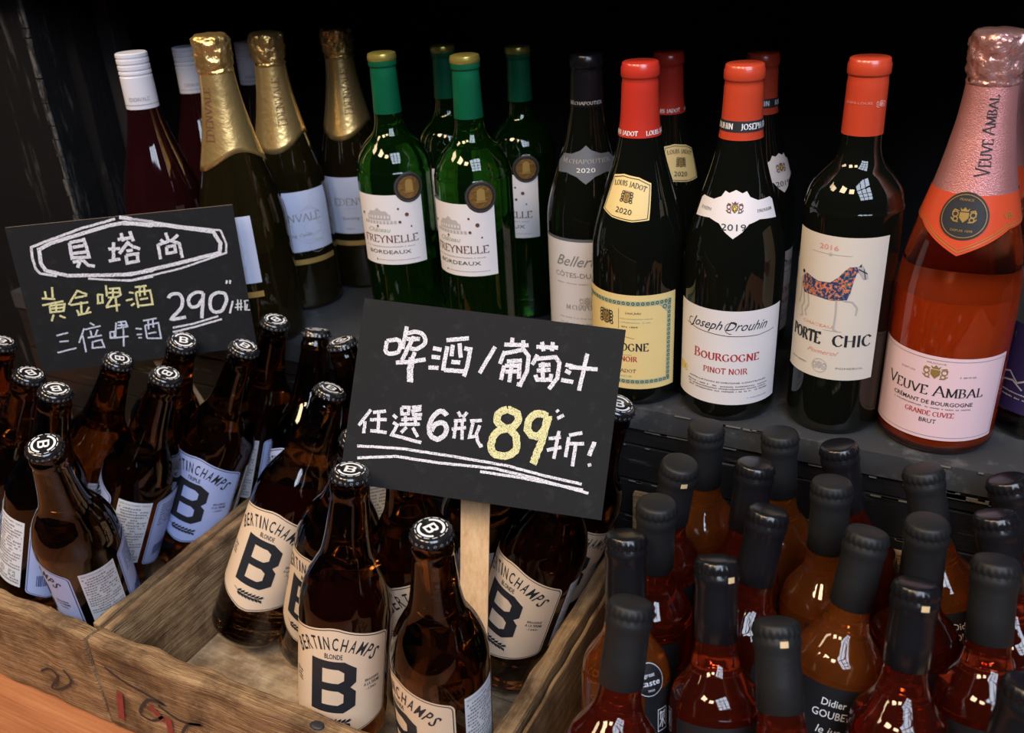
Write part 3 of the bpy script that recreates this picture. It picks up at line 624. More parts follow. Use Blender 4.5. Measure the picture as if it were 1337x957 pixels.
# ---- juice bottle
JU = BASE(.0316) + catmull([(.0316, .010), (.0316, .06), (.0316, .154), (.0309, .165), (.0285, .175), (.0222, .184), (.0168, .192), (.0144, .202), (.0136, .212)], 4) + [(.0132, .2415), (.0132, .258), (0, .258)]
ju_r = rfun(JU)
def make_juice(kind):
    root = empty('juice_bottle', 'x', 'bottle', 'black-capped juice bottles in the right crate')
    mesh_obj('glass_body', lathe(JU, 40), M['juice_red' if kind[0] == 'r' else 'juice_amber'], root, smooth=True, ang=50)
    prof = [(0, .2652), (.0108, .2650), (.0131, .2642), (.0141, .2628), (.0147, .2605), (.0151, .2585), (.0143, .2568), (.0143, .2555), (.0151, .2535), (.0152, .2505), (.0145, .2478), (.0141, .2440), (.0144, .228), (.0147, .2095), (.0143, .2090), (.0137, .215), (.0136, .235), (0, .2585)]
    mesh_obj('capsule', lathe(prof, 84, {4: .0002, 5: .0006, 6: .0005}), M['capsule' if kind[1] == 'm' else 'capsule_g'], root, smooth=True, ang=50)
    a = Art(); a.rect(-.0445, .0445, .040, .1600)
    lb = a.wrap('front_label', M['paper_black'], root, ju_r, .0003)
    a = Art(); a.T = lambda x, y: (x, y+.0340); a.text('Didier', .003, .1120, .0056, .0165, bold=.006); a.text('GOUBET', .003, .1030, .0058, .0260, bold=.004); a.text('le jus', .003, .0910, .0060, .0160, shear=.2, bold=.003)
    for k, row in enumerate([4, 3, 2, 1]):
        for i in range(row): a.ring((i-(row-1)/2)*.0040+.002, .0800-k*.0035, .0018, .0005, n=10)
    a.line([(.002, .083), (.004, .086), (.001, .0865)], .0006)
    a.line([(-.0335, .096), (-.0245, .096), (-.0245, .112), (-.0335, .112)], .0005, closed=True)
    for p in ([(-.032,.109),(-.026,.109)], [(-.031,.1105),(-.031,.104)], [(-.027,.1105),(-.027,.104)], [(-.029,.108),(-.029,.098)], [(-.029,.105),(-.032,.099)], [(-.029,.105),(-.026,.099)]): a.line(p, .0009)
    for k in range(5): a.dots(-.012, .018, .058-k*.0042, .0020, seed=k)
    a.wrap('label_print', M['white'], lb, ju_r, .00055)
    if kind[2:] == 'g':
        a = Art(); a.disc(-.038, .1690, .0115, n=28); sk = a.wrap('award_sticker', M['paper_black'], root, ju_r, .0007, zstep=.003, step=.003)
        a = Art(); a.text('great', -.0385, .1715, .0028, .0085, bold=.004); a.text('taste', -.038, .1655, .0042, .0150, bold=.01); a.text('2020', -.038, .1615, .0015, .005); a.ring(-.038, .1690, .0107, .0004)
        a.wrap('sticker_print', M['white'], sk, ju_r, .0010, zstep=.003, step=.003)
    if kind[2:] == 't':
        a = Art(); a.rect(.0005, .0055, .2510, .2550)
        a.wrap('torn_foil', M['cork_tan'], root, lambda z: .0152, .0004, step=.002)
    return root
ju = {}
JL = [
 ('rm', (-0.1559,0.3434,-0.2303), (-0.1572,0.4383,0.0173), 150, 'juice bottle nearest the crate of beer, front left of the right crate'),
 ('agg', (-0.1544,0.4205,-0.2316), (-0.1835,0.5000,0.0198), 105, 'juice bottle with round black great taste sticker on its shoulder'),
 ('rm', (-0.1750,0.5226,-0.2402), (-0.1735,0.5374,0.0246), -40, 'dark red juice bottle by the crate side, below the sign corner'),
 ('rmt', (-0.2093,0.5960,-0.2375), (-0.1732,0.5931,0.0252), 12, 'juice bottle with a tan tear in its foil, left rear of the crate'),
 ('am', (-0.1712,0.6568,-0.2419), (-0.1711,0.6573,0.0233), 160, 'rearmost left juice bottle, amber below its short black foil'),
 ('rg', (-0.1273,0.5684,-0.2362), (-0.1205,0.6149,0.0248), 150, 'glossy-capped juice bottle in the third row, straight behind the tilted-cap one'),
 ('am', (-0.0961,0.6467,-0.2388), (-0.1132,0.6662,0.0251), 120, 'amber juice bottle in the rear row below the horse-label wine'),
 ('rg', (-0.0052,0.6455,-0.2337), (-0.0685,0.6672,0.0229), 150, 'juice bottle with wrinkled glossy cap against the shelf front'),
 ('am', (-0.0502,0.5733,-0.2371), (-0.0635,0.6104,0.0251), 60, 'juice bottle with pale matt foil in the middle of the crate, amber liquid'),
 ('rg', (-0.1155,0.4886,-0.2326), (-0.0985,0.5633,0.0213), 100, 'red juice bottle with tilted glossy cap in the crate middle'),
 ('rgt', (-0.0842,0.4061,-0.2291), (-0.1201,0.5042,0.0146), 28, 'red juice bottle with shiny foil and a square tan tear, front centre left'),
 ('rmt', (-0.0156,0.3542,-0.2262), (-0.0723,0.4689,0.0061), 5, 'juice bottle cut off at the picture bottom, grey matt foil with a small pale tear'),
 ('am', (-0.0494,0.4866,-0.2321), (-0.0312,0.5649,0.0206), 4, 'amber juice bottle leaning right with its whole black label readable'),
 ('am', (0.0638,0.6194,-0.2321), (-0.0058,0.6589,0.0207), 20, 'juice bottle under the rose sparkling wine, matt foil close to the shelf edge'),
 ('rm', (0.0158,0.5657,-0.2392), (0.0039,0.5852,0.0250), -38, 'juice bottle with matt foil directly behind the shiny torn-foil one'),
 ('rgt', (0.0144,0.4357,-0.2311), (0.0037,0.5232,0.0190), 15, 'juice bottle with shiny creased foil and tan tear, front right centre'),
 ('rgt', (0.1424,0.6329,-0.2296), (0.0512,0.6761,0.0157), 40, 'rearmost right juice bottle below the purple-label bottle'),
 ('rg', (0.1135,0.5550,-0.2300), (0.0451,0.6237,0.0168), 120, 'juice bottle second in the right-hand column, glossy black cap'),
 ('rm', (0.0687,0.4844,-0.2316), (0.0476,0.5662,0.0198), -12, 'red juice bottle third in the right-hand column, label readable at the picture bottom'),
 ('rg', (0.0467,0.3755,-0.2313), (0.0690,0.4592,0.0193), 90, 'juice bottle cut off at the bottom right picture corner'),
]
for key, B, T, dl, lab in JL:
    if key not in ju: ju[key] = make_juice(key); used.discard(key)
    B = Vector(B); T = Vector(T); ax = (T-B).normalized()
    place(inst(ju, key, lab), T-ax*.2652, ax, dl)

# ---- wine bottles on the shelf
BO = BASE(.0378) + catmull([(.0378, .012), (.0378, .10), (.0378, .182), (.0370, .194), (.0335, .206), (.0262, .2165), (.0192, .2245), (.0160, .233), (.0148, .245), (.0143, .27)], 4) + [(.0140, .2985), (0, .2985)]
BU = BASE(.0415) + catmull([(.0415, .012), (.0415, .08), (.0415, .135), (.0398, .155), (.0350, .175), (.0290, .195), (.0232, .214), (.0185, .233), (.0158, .250), (.0148, .27)], 4) + [(.0142, .2935), (0, .2935)]
CHm = BASE(.0450) + catmull([(.0450, .012), (.0450, .07), (.0450, .122), (.0440, .140), (.0405, .162), (.0345, .187), (.0280, .212), (.0225, .238), (.0185, .262), (.0165, .284)], 4) + [(.0160, .310), (0, .310)]
bo_r, bu_r, ch_r = rfun(BO), rfun(BU), rfun(CHm)
def capsule(root, rf, z0, z1, m, lip=.0135, seg=48, name='capsule', flare=.0006):
    """heat-shrunk sleeve following the neck, with the bottle lip showing as a bead near the top"""
    rt = rf(z1-.003)
    prof = [(0, z1), (rt-.0030, z1), (rt-.0026, z1-.0003), (rt-.0004, z1), (rt+.0006, z1-.0007), (rt+.0009, z1-.0030), (rt+.0016, z1-.0045), (rt+.0017, z1-.0105), (rt+.0012, z1-.0118), (rf(z1-.0124)+.0003, z1-.0124), (rf(z1-.0155)+.0003, z1-.0155)]
    n = 8
    for k in range(n+1):
        z = z1-.018-(z1-.018-z0)*k/n; prof.append((rf(z)+flare, z))
    prof += [(rf(z0)+.0001, z0), (rf(z0+.01)-.0003, z0+.012)]
    return mesh_obj(name, lathe(prof, seg), m, root, smooth=True, ang=50)
def rnd_wrap(a, *r, **k): return a.wrap(*r, **k)

FR = BASE(.0378) + catmull([(.0378, .012), (.0378, .10), (.0378, .182), (.0370, .194), (.0335, .206), (.0262, .2165), (.0185, .2245), (.0147, .233), (.0133, .245), (.0124, .27)], 4) + [(.0120, .2985), (0, .2985)]
fr_r = rfun(FR)
def make_freynelle():
    root = empty('wine_bottle', 'x', 'bottle', 'green-capsule white wines on the shelf')
    mesh_obj('glass_body', lathe(FR, 48), M['green'], root, smooth=True, ang=50)
    cp = capsule(root, fr_r, .245, .3005, M['green_cap'])
    rt = fr_r(.298)
    mesh_obj('capsule_top', lathe([(0, .3012), (rt-.001, .3012), (rt+.0013, .3004), (rt+.0021, .2975), (rt+.0020, .2945), (rt+.0012, .2935)], 48), M['gold_ring'], cp, smooth=True, ang=50)
    a = Art(); a.rect(-.038, .038, .100, .172); lb = a.wrap('front_label', M['paper'], root, fr_r, .0003)
    a = Art()
    a.serif('FREYNELLE', 0, .1235, .0072, .0610, m=0, wt=.17)
    a.text('BORDEAUX', -.002, .1115, .0040, .0465, m=1); a.text('Château', -.010, .1345, .0050, .026, m=2, shear=.45)
    a.dots(-.030, .026, .1185, .0014, m=3, seed=1); a.line([(-.014, .1050), (.030, .1050)], .0006, m=3); a.disc(-.016, .105, .0009, m=1, n=8)
    hx, hz = -.009, .147
    a.rect(hx-.013, hx+.013, hz, hz+.0055, m=3); a.poly([(hx-.0115, hz+.0055), (hx+.0115, hz+.0055), (hx+.009, hz+.009), (hx-.009, hz+.009)], m=3)
    a.poly([(hx-.004, hz+.009), (hx+.004, hz+.009), (hx, hz+.0125)], m=3)
    for i in range(7): a.rect(hx-.011+i*.0035, hx-.0095+i*.0035, hz+.0015, hz+.0042, m=4, lay=1)
    for i in range(10): a.rect(hx-.018+i*.0038, hx-.0155+i*.0038, hz-.004, hz-.001, m=3)
    for x, z, r_ in ((.0125, .158, .0011), (.0205, .1515, .0020), (.0130, .1445, .0015), (-.0105, .1405, .0012), (-.029, .152, .0015), (.024, .139, .0009)): a.disc(x, z, r_, m=5, n=12)
    a.wrap('label_print', [M['brown_ink'], M['ink'], M['green_ink'], M['pale_ink'], M['paper'], M['brown_ink']], lb, fr_r, .00055)
    a = Art(); a.disc(.0255, .1785, .0150, n=36); md = a.wrap('medal_sticker', M['ink'], root, fr_r, .0008, step=.003, zstep=.003)
    a = Art(); a.disc(.0255, .1785, .0110, n=30); a.ring(.0255, .1785, .0136, .0004, lay=1)
    a.wrap('medal_face', M['bronze'], md, fr_r, .0011, step=.003, zstep=.003)
    a = Art(); a.rect(.0205, .0305, .1735, .1745); a.poly([(.0215, .175), (.0295, .175), (.0290, .185), (.0255, .1872), (.0220, .185)])
    a.wrap('medal_relief', M['gold_ink'], md, fr_r, .0013, step=.003, zstep=.003)
    return root
def make_sparkling():
    root = empty('sparkling_wine_bottle', 'x', 'bottle', 'gold-foiled sparkling wines on the shelf')
    mesh_obj('glass_body', lathe(CHm, 48), M['olive'], root, smooth=True, ang=50)
    foil_neck(root, M['gold_foil'], M['gold_crumple'], .200, .009, 2, PI/4)
    a = Art(); a.T = lambda x, y: (-y+.003, x)
    a.serif('EDENVALE', .247, -.0045, .0085, .052, wt=.13); a.wrap('foil_print', M['brown_ink'], root, lambda z: ch_r(z)+.0007, .0004, step=.004, zstep=.006)
    a = Art(); a.rect(-.047, .047, .076, .148); a.rect(-.047, .047, .0600, .0665, m=2); lb = a.wrap('front_label', [M['paper_blue'], M['ink'], M['gold_ink']], root, ch_r, .0004, zstep=.005)
    a = Art(); a.serif('EDENVALE', 0, .1130, .0088, .062, wt=.13)
    for x, z, r_ in ((.020, .104, .011), (.012, .094, .006), (.026, .092, .0075), (.017, .122, .009), (.030, .110, .005), (.022, .081, .010)): a.ring(x, z, r_, .0003, m=1, n=24, ry=.8)
    a.ring(.016, .106, .021, .0003, m=1, n=32); a.line([(.014, .127), (.020, .135), (.022, .144), (.027, .138), (.020, .130)], .0003, m=1)
    a.text('Sparkling Cuvée', -.003, .0945, .0040, .040, m=0, shear=.3); a.line([(-.02, .109), (-.004, .109)], .0004, m=1); a.text('750ml', -.014, .0815, .0022, .010, m=0)
    a.wrap('label_print', [M['grey_ink'], M['pale_ink']], lb, ch_r, .0007, zstep=.005)
    a = Art(); a.T = lambda x, y: (x+.0450*PI, y); a.rect(-.030, .030, .062, .148); a.wrap('back_label', M['paper_blue'], root, ch_r, .0004, zstep=.005)
    return root
def foil_neck(root, mf, mh, z0, amp, waves, ph, head=.286):
    n = 64; bm = bmesh.new(); rings = []
    for k in range(15):
        t = k/14; ring = []
        for i in range(n):
            a = 2*PI*i/n; zb = z0 + amp*math.cos(waves*a+ph+PI/2*0)
            z = head+(zb-head)*t; rr = ch_r(z)+.0007
            p = Vector((rr*math.cos(a), rr*math.sin(a), z)); p += noise.noise_vector(p*90)*.00035*(1-t)
            ring.append(bm.verts.new(p))
        rings.append(ring)
    inner = [bm.verts.new((v.co.x*.985, v.co.y*.985, v.co.z)) for v in rings[-1]]; rings.append(inner)
    for A, B in zip(rings[:-1], rings[1:]):
        for i in range(n): bm.faces.new((A[i], B[i], B[(i+1) % n], A[(i+1) % n]))
    bmesh.ops.recalc_face_normals(bm, faces=bm.faces)
    mesh_obj('neck_foil', bm, mf, root, smooth=True)
    # crumpled wrap over the cork and wire cage
    prof = [(.0170, .284), (.0178, .286), (.0172, .2885), (.0182, .2915), (.0188, .297), (.0186, .303), (.0190, .309), (.0188, .314), (.0176, .3185), (.0140, .3205), (.0080, .3210), (0, .3212)]
    bm = lathe(catmull(prof, 3)[:-1]+[(0, .3212)], 56)
    for v in bm.verts:
        if v.co.z > .2855 and Vector((v.co.x, v.co.y)).length > .006:
            a = math.atan2(v.co.y, v.co.x)
            d = noise.noise(v.co*150)*.0022+noise.noise(v.co*320)*.0011+.0006*math.cos(4*a)*(1 if v.co.z > .3 else .3)
            f = 1+d/.018; v.co.x *= f; v.co.y *= f; v.co.z += noise.noise(v.co*120+Vector((3, 3, 3)))*.0012
    mesh_obj('cork_foil', bm, mh, root, smooth=True, ang=38)
def make_screw():
    root = empty('wine_bottle', 'x', 'bottle', 'white screw-cap rose wines on the shelf')
    mesh_obj('glass_body', lathe(BU, 44), M['rose_dark'], root, smooth=True, ang=50)
    R0 = .0158
    prof = [(0, .3005), (R0-.0012, .3005), (R0, .2995), (R0+.0001, .2965), (R0-.0004, .2960), (R0-.0004, .2945), (R0+.0002, .2940), (R0+.0002, .2905), (R0-.0005, .2898), (R0-.0005, .2885), (R0+.0002, .288), (R0+.0002, .2845), (R0-.0005, .2838), (R0-.0005, .2828), (R0+.0002, .2822), (R0+.0004, .2800), (R0-.0003, .2794), (R0-.0003, .2780), (R0+.0003, .2772), (R0+.0006, .2460), (R0-.0005, .2455), (0, .2465)]
    cp = mesh_obj('screw_cap', lathe(prof, 48), M['screwcap'], root, smooth=True, ang=28)
    a = Art(); a.serif('EDENVALE', 0, .2545, .0034, .0215, wt=.14); a.serif('EDENVALE', .040, .2545, .0034, .0215, wt=.14)
    a.line([(-.048, .2505), (.048, .2505)], .0005)
    a.wrap('cap_print', M['grey_ink'], cp, lambda z: R0+.0006, .0003, step=.003)
    a = Art(); a.rect(-.045, .045, .045, .125); lb = a.wrap('front_label', M['paper_blue'], root, bu_r, .0003)
    a = Art(); a.serif('EDENVALE', 0, .100, .008, .058, wt=.13); a.line([(-.03, .094), (.03, .094)], .0004); a.wrap('label_print', M['grey_ink'], lb, bu_r, .00055)
    return root
def emblem(a, x, y, s, m=0, m2=None):
    """small crest: crown, shield and two scrolled supporters"""
    a.poly([(x-.5*s, y+.5*s), (x+.5*s, y+.5*s), (x+.5*s, y-.1*s), (x, y-.65*s), (x-.5*s, y-.1*s)], m=m)
    a.poly([(x-.34*s, y+.36*s), (x+.34*s, y+.36*s), (x+.34*s, y-.06*s), (x, y-.42*s), (x-.34*s, y-.06*s)], m=m if m2 is None else m2, lay=1)
    a.poly([(x-.4*s, y+.6*s), (x+.4*s, y+.6*s), (x+.55*s, y+1.0*s), (x+.25*s, y+.78*s), (x, y+1.1*s), (x-.25*s, y+.78*s), (x-.55*s, y+1.0*s)], m=m)
    for g in (-1, 1):
        a.ring(x+g*.95*s, y+.25*s, .30*s, .13*s, m=m, n=12); a.ring(x+g*.85*s, y-.3*s, .24*s, .12*s, m=m, n=12)
        a.line([(x+g*.6*s, y+.6*s), (x+g*1.1*s, y+.75*s), (x+g*1.3*s, y+.4*s)], .12*s, m=m)
        a.line([(x+g*.5*s, y-.6*s), (x+g*1.0*s, y-.55*s), (x+g*1.35*s, y-.2*s)], .12*s, m=m)
def face_medallion(a, x, y, s, m=0, m2=1):
    a.disc(x, y, .62*s, m=m2, ry=.8*s); a.ring(x, y, .62*s, .1*s, m=m, ry=1.25, n=20)
    for g in (-1, 1):
        for k in range(4): a.ring(x+g*(.72+.06*(k % 2))*s, y+(.7-.42*k)*s, .2*s, .12*s, m=m, n=10)
        a.disc(x+g*.22*s, y+.12*s, .08*s, m=m, lay=1, n=8); a.line([(x+g*.1*s, y+.3*s), (x+g*.35*s, y+.28*s)], .07*s, m=m, lay=1)
    a.line([(x, y+.15*s), (x-.04*s, y-.15*s), (x+.08*s, y-.17*s)], .06*s, m=m, lay=1); a.line([(x-.18*s, y-.38*s), (x+.18*s, y-.38*s)], .08*s, m=m, lay=1)
    for k in range(5): a.poly([(x+(-.5+k*.25-.1)*s, y+.72*s), (x+(-.5+k*.25+.1)*s, y+.72*s), (x+(-.5+k*.25)*s, y+1.1*s)], m=m)
def make_chap():
    root = empty('wine_bottle', 'dark red wine bottle with grey pointed neck label, between the white and the yellow-label wines', 'bottle')
    mesh_obj('glass_body', lathe(BU, 48), M['black_glass'], root, smooth=True, ang=50)
    cp = capsule(root, bu_r, .250, .2965, M['capsule_g'])
    a = Art(); a.serif('M.CHAPOUTIER', 0, .2525, .0036, .034, wt=.16, small=.8); a.wrap('capsule_print', M['pale_ink'], cp, lambda z: bu_r(z)+.0007, .0003, step=.003)
    a = Art(); a.poly([(0, .2165), (.006, .2120), (.016, .2085), (.027, .2080), (.035, .2000), (.030, .1905), (.018, .1915), (.008, .1885), (0, .1820), (-.008, .1885), (-.018, .1915), (-.030, .1905), (-.035, .2000), (-.027, .2080), (-.016, .2085), (-.006, .2120)])
    nl = a.wrap('neck_label', M['paper_slate'], root, bu_r, .0004, step=.003, zstep=.004)
    a = Art(); a.serif('M.CHAPOUTIER', 0, .2005, .0042, .052, wt=.13, small=.85); a.text('2020', 0, .1925, .0042, .0170, m=1)
    a.wrap('neck_print', [M['pale_ink'], M['white']], nl, bu_r, .0009, step=.003, zstep=.004)
    a = Art(); a.rect(-.053, .053, .020, .1270); a.rect(-.053, .053, .1270, .1300, m=1); lb = a.wrap('front_label', [M['paper'], M['paper_slate']], root, bu_r, .0003)
    a = Art(); a.text('Belleruche', 0, .1020, .0115, .066, shear=.5, m=0); a.text('CÔTES-DU-RHÔNE', 0, .0900, .0052, .070, m=0, bold=.004); a.dots(-.034, .034, .083, .0014, m=1, seed=4)
    a.serif('M.CHAPOUTIER', 0, .0560, .0048, .044, wt=.14, m=0); emblem(a, 0, .064, .006, m=1); a.dots(-.03, .03, .046, .0014, m=1, seed=9); a.dots(-.03, .03, .040, .0014, m=1, seed=10)
    a.wrap('label_print', [M['grey_ink'], M['pale_ink']], lb, bu_r, .00055)
    return root
def make_jadot():
    root = empty('wine_bottle', 'x', 'bottle', 'red-capsule yellow-label wines on the shelf')
    mesh_obj('glass_body', lathe(BU, 48), M['black_glass'], root, smooth=True, ang=50)
    cp = capsule(root, bu_r, .238, .2965, M['red_cap'])
    a = Art()
    for s in (-.044, -.0085, .027): a.serif('LOUIS JADOT', s, .2400, .0036, .0290, wt=.2)
    a.wrap('capsule_print', M['white'], cp, lambda z: bu_r(z)+.0007, .0003, step=.003)
    a = Art(); ca, sa = math.cos(R(-8)), math.sin(R(-8)); T = lambda x, y: (x*ca-y*sa+.002, x*sa+y*ca+.1910)
    a.T = T; a.poly([(-.020, .0145), (-.008, .0180), (.008, .0180), (.020, .0145), (.020, -.0145), (.008, -.0175), (-.008, -.0175), (-.020, -.0145)])
    nl = a.wrap('neck_label', M['paper_yellow'], root, bu_r, .0004, step=.003, zstep=.004)
    a = Art(); a.T = T; a.line([(-.0185, .0132), (-.008, .0165), (.008, .0165), (.0185, .0132), (.0185, -.0132), (.008, -.016), (-.008, -.016), (-.0185, -.0132)], .0005, closed=True)
    a.serif('LOUIS JADOT', 0, .0098, .0040, .031, wt=.16, arc=.05); face_medallion(a, 0, .0010, .0052, 0, 1); a.text('2020', 0, -.0120, .0046, .013)
    a.wrap('neck_print', [M['ink'], M['gold_ink']], nl, bu_r, .0008, step=.003, zstep=.004)
    a = Art(); a.rect(-.053, .053, .018, .109); lb = a.wrap('front_label', M['paper_yellow'], root, bu_r, .0003)
    a = Art(); x0, x1, z0, z1 = -.048, .048, .0235, .1035
    for (p, q, r_, s) in ((x0, x1, z1-.0042, z1), (x0, x1, z0, z0+.0042), (x0, x0+.0042, z0, z1), (x1-.0042, x1, z0, z1)): a.rect(p, q, r_, s, m=1)
    k = 0; x = x0+.002
    while x < x1:
        for zz in (z0+.0021, z1-.0021): a.ring(x, zz, .0012, .0006, m=0, lay=2, n=8)
        x += .0042
    z = z0+.004
    while z < z1-.003:
        for xx in (x0+.0021, x1-.0021): a.ring(xx, z, .0012, .0006, m=0, lay=2, n=8)
        z += .0042
    for gx, gz, dx, dz in ((x1-.0042, z1-.0042, -1, -1), (x0+.0042, z1-.0042, 1, -1)): a.poly([(gx, gz), (gx+dx*.008, gz), (gx, gz+dz*.008)], m=1); a.ring(gx+dx*.0026, gz+dz*.0026, .0018, .0006, m=0, lay=1, n=10)
    face_medallion(a, -.013, .0855, .0075, 0, 3); a.line([(.0, .096), (.0, .077)], .0003, m=0)
    a.text('Louis Jadot', .013, .0915, .0022, .014, shear=.4, m=0); a.dots(.001, .030, .0865, .0009, m=1, seed=2); a.dots(.001, .028, .0830, .0009, m=1, seed=3); a.text('EN 1859', .010, .0785, .0014, .014, m=0, bold=.006)
    a.line([(-.010, .072), (.004, .070), (.014, .068)], .0003, m=0)
    a.serif('BOURGOGNE', -.001, .0560, .0072, .056, wt=.18, m=0); a.line([(-.014, .0520), (.012, .0520)], .0005, m=1); a.serif('PINOT NOIR', -.001, .0455, .0048, .036, wt=.2, m=2)
    a.serif('LOUIS JADOT', 0, .0345, .0032, .032, wt=.16, m=0); a.text('FRANCE', 0, .0300, .0018, .024, m=1)
    a.wrap('label_print', [M['ink'], M['green_ink'], M['red_ink'], M['gold_ink']], lb, bu_r, .00055)
    return root
def make_drouhin():
    root = empty('wine_bottle', 'x', 'bottle', 'red-capsule black-banded wines on the shelf')
    mesh_obj('glass_body', lathe(BU, 48), M['black_glass'], root, smooth=True, ang=50)
    cp = capsule(root, bu_r, .2405, .2965, M['red_cap2'])
    bd = mesh_obj('capsule_band', lathe([(bu_r(z)+d, z) for d, z in ((.0006, .2467), (.0009, .2469), (.0009, .2551), (.0006, .2553))], 48), M['ink'], cp, smooth=True, ang=40)
    a = Art()
    for s in (-.0275, .0225): a.serif('JOSEPH DROUHIN', s, .2490, .0044, .0440, wt=.2)
    a.wrap('band_print', M['white'], bd, lambda z: bu_r(z)+.0009, .0003, step=.003)
    a = Art(); P = [(0, .2040), (.006, .2015), (.010, .2030), (.013, .1985), (.020, .1955), (.034, .1960), (.0375, .1935), (.0375, .1790), (.030, .1800), (.020, .1810), (.011, .1780), (.006, .1720), (0, .1670)]
    a.poly(P+[(-x, z) for x, z in reversed(P[1:-1])]); nl = a.wrap('neck_label', M['paper'], root, bu_r, .0004, step=.003, zstep=.004)
    a = Art(); emblem(a, 0, .1900, .0052, m=1, m2=2); a.text('D', 0, .1885, .0032, m=0, lay=2, bold=.01); a.text('2019', 0, .1735, .0052, .018, m=0)
    a.serif('JOSEPH', -.026, .1865, .0022, .0120, m=0); a.serif('DROUHIN', .026, .1865, .0022, .0150, m=0)
    a.wrap('neck_print', [M['ink'], M['brown_ink'], M['yellow_ink']], nl, bu_r, .0008, step=.003, zstep=.004)
    a = Art(); a.rect(-.0530, .0530, .018, .1060); lb = a.wrap('front_label', M['paper'], root, bu_r, .0003)
    a = Art(); a.text('Joseph Drouhin', 0, .0885, .0088, .070, shear=.55, m=0); a.line([(-.040, .0880), (-.026, .0855), (0, .0835), (.026, .0832), (.044, .0850)], .0005, m=0)
    a.ring(-.0335, .0905, .0035, .0005, m=0, n=14, a0=1.2, a1=5.6); a.ring(.003, .0905, .0050, .0005, m=0, n=14, a0=.6, a1=4.8)
    a.serif('BOURGOGNE', 0, .0600, .0082, .058, wt=.17, small=.8, m=1); a.serif('PINOT NOIR', 0, .0478, .0052, .038, wt=.17, m=1)
    a.text('APPELLATION D\'ORIGINE CONTRÔLÉE', .002, .0388, .0014, .072, m=0, bold=.004)
    for k in range(3): a.dots(-.036+k*.001, .040, .0352-k*.0024, .0014, m=2, seed=k+20)
    a.dots(.020, .040, .0235, .0014, m=3, seed=3); emblem(a, -.0445, .0430, .0050, m=4, m2=4)
    a.wrap('label_print', [M['ink'], M['red_ink'], M['grey_ink'], M['pale_ink'], M['yellow_ink']], lb, bu_r, .00055)
    return root
def horse_mat():
    m = bpy.data.materials.new('horse_blanket_print'); m.use_nodes = True; nt = m.node_tree; b = nt.nodes['Principled BSDF']
    tc = nt.nodes.new('ShaderNodeTexCoord'); v = nt.nodes.new('ShaderNodeTexNoise'); v.inputs['Scale'].default_value = 420; v.inputs['Detail'].default_value = 1
    nt.links.new(tc.outputs['Object'], v.inputs['Vector']); r = ramp_node(nt, [(.40, (.03, .04, .14, 1)), (.47, (.10, .16, .12, 1)), (.53, (.62, .13, .07, 1)), (.62, (.75, .28, .15, 1)), (.68, (.05, .05, .10, 1))]); r.color_ramp.interpolation = 'CONSTANT'
    nt.links.new(v.outputs['Fac'], r.inputs[0]); nt.links.new(r.outputs[0], b.inputs['Base Color']); b.inputs['Roughness'].default_value = .5
    return m
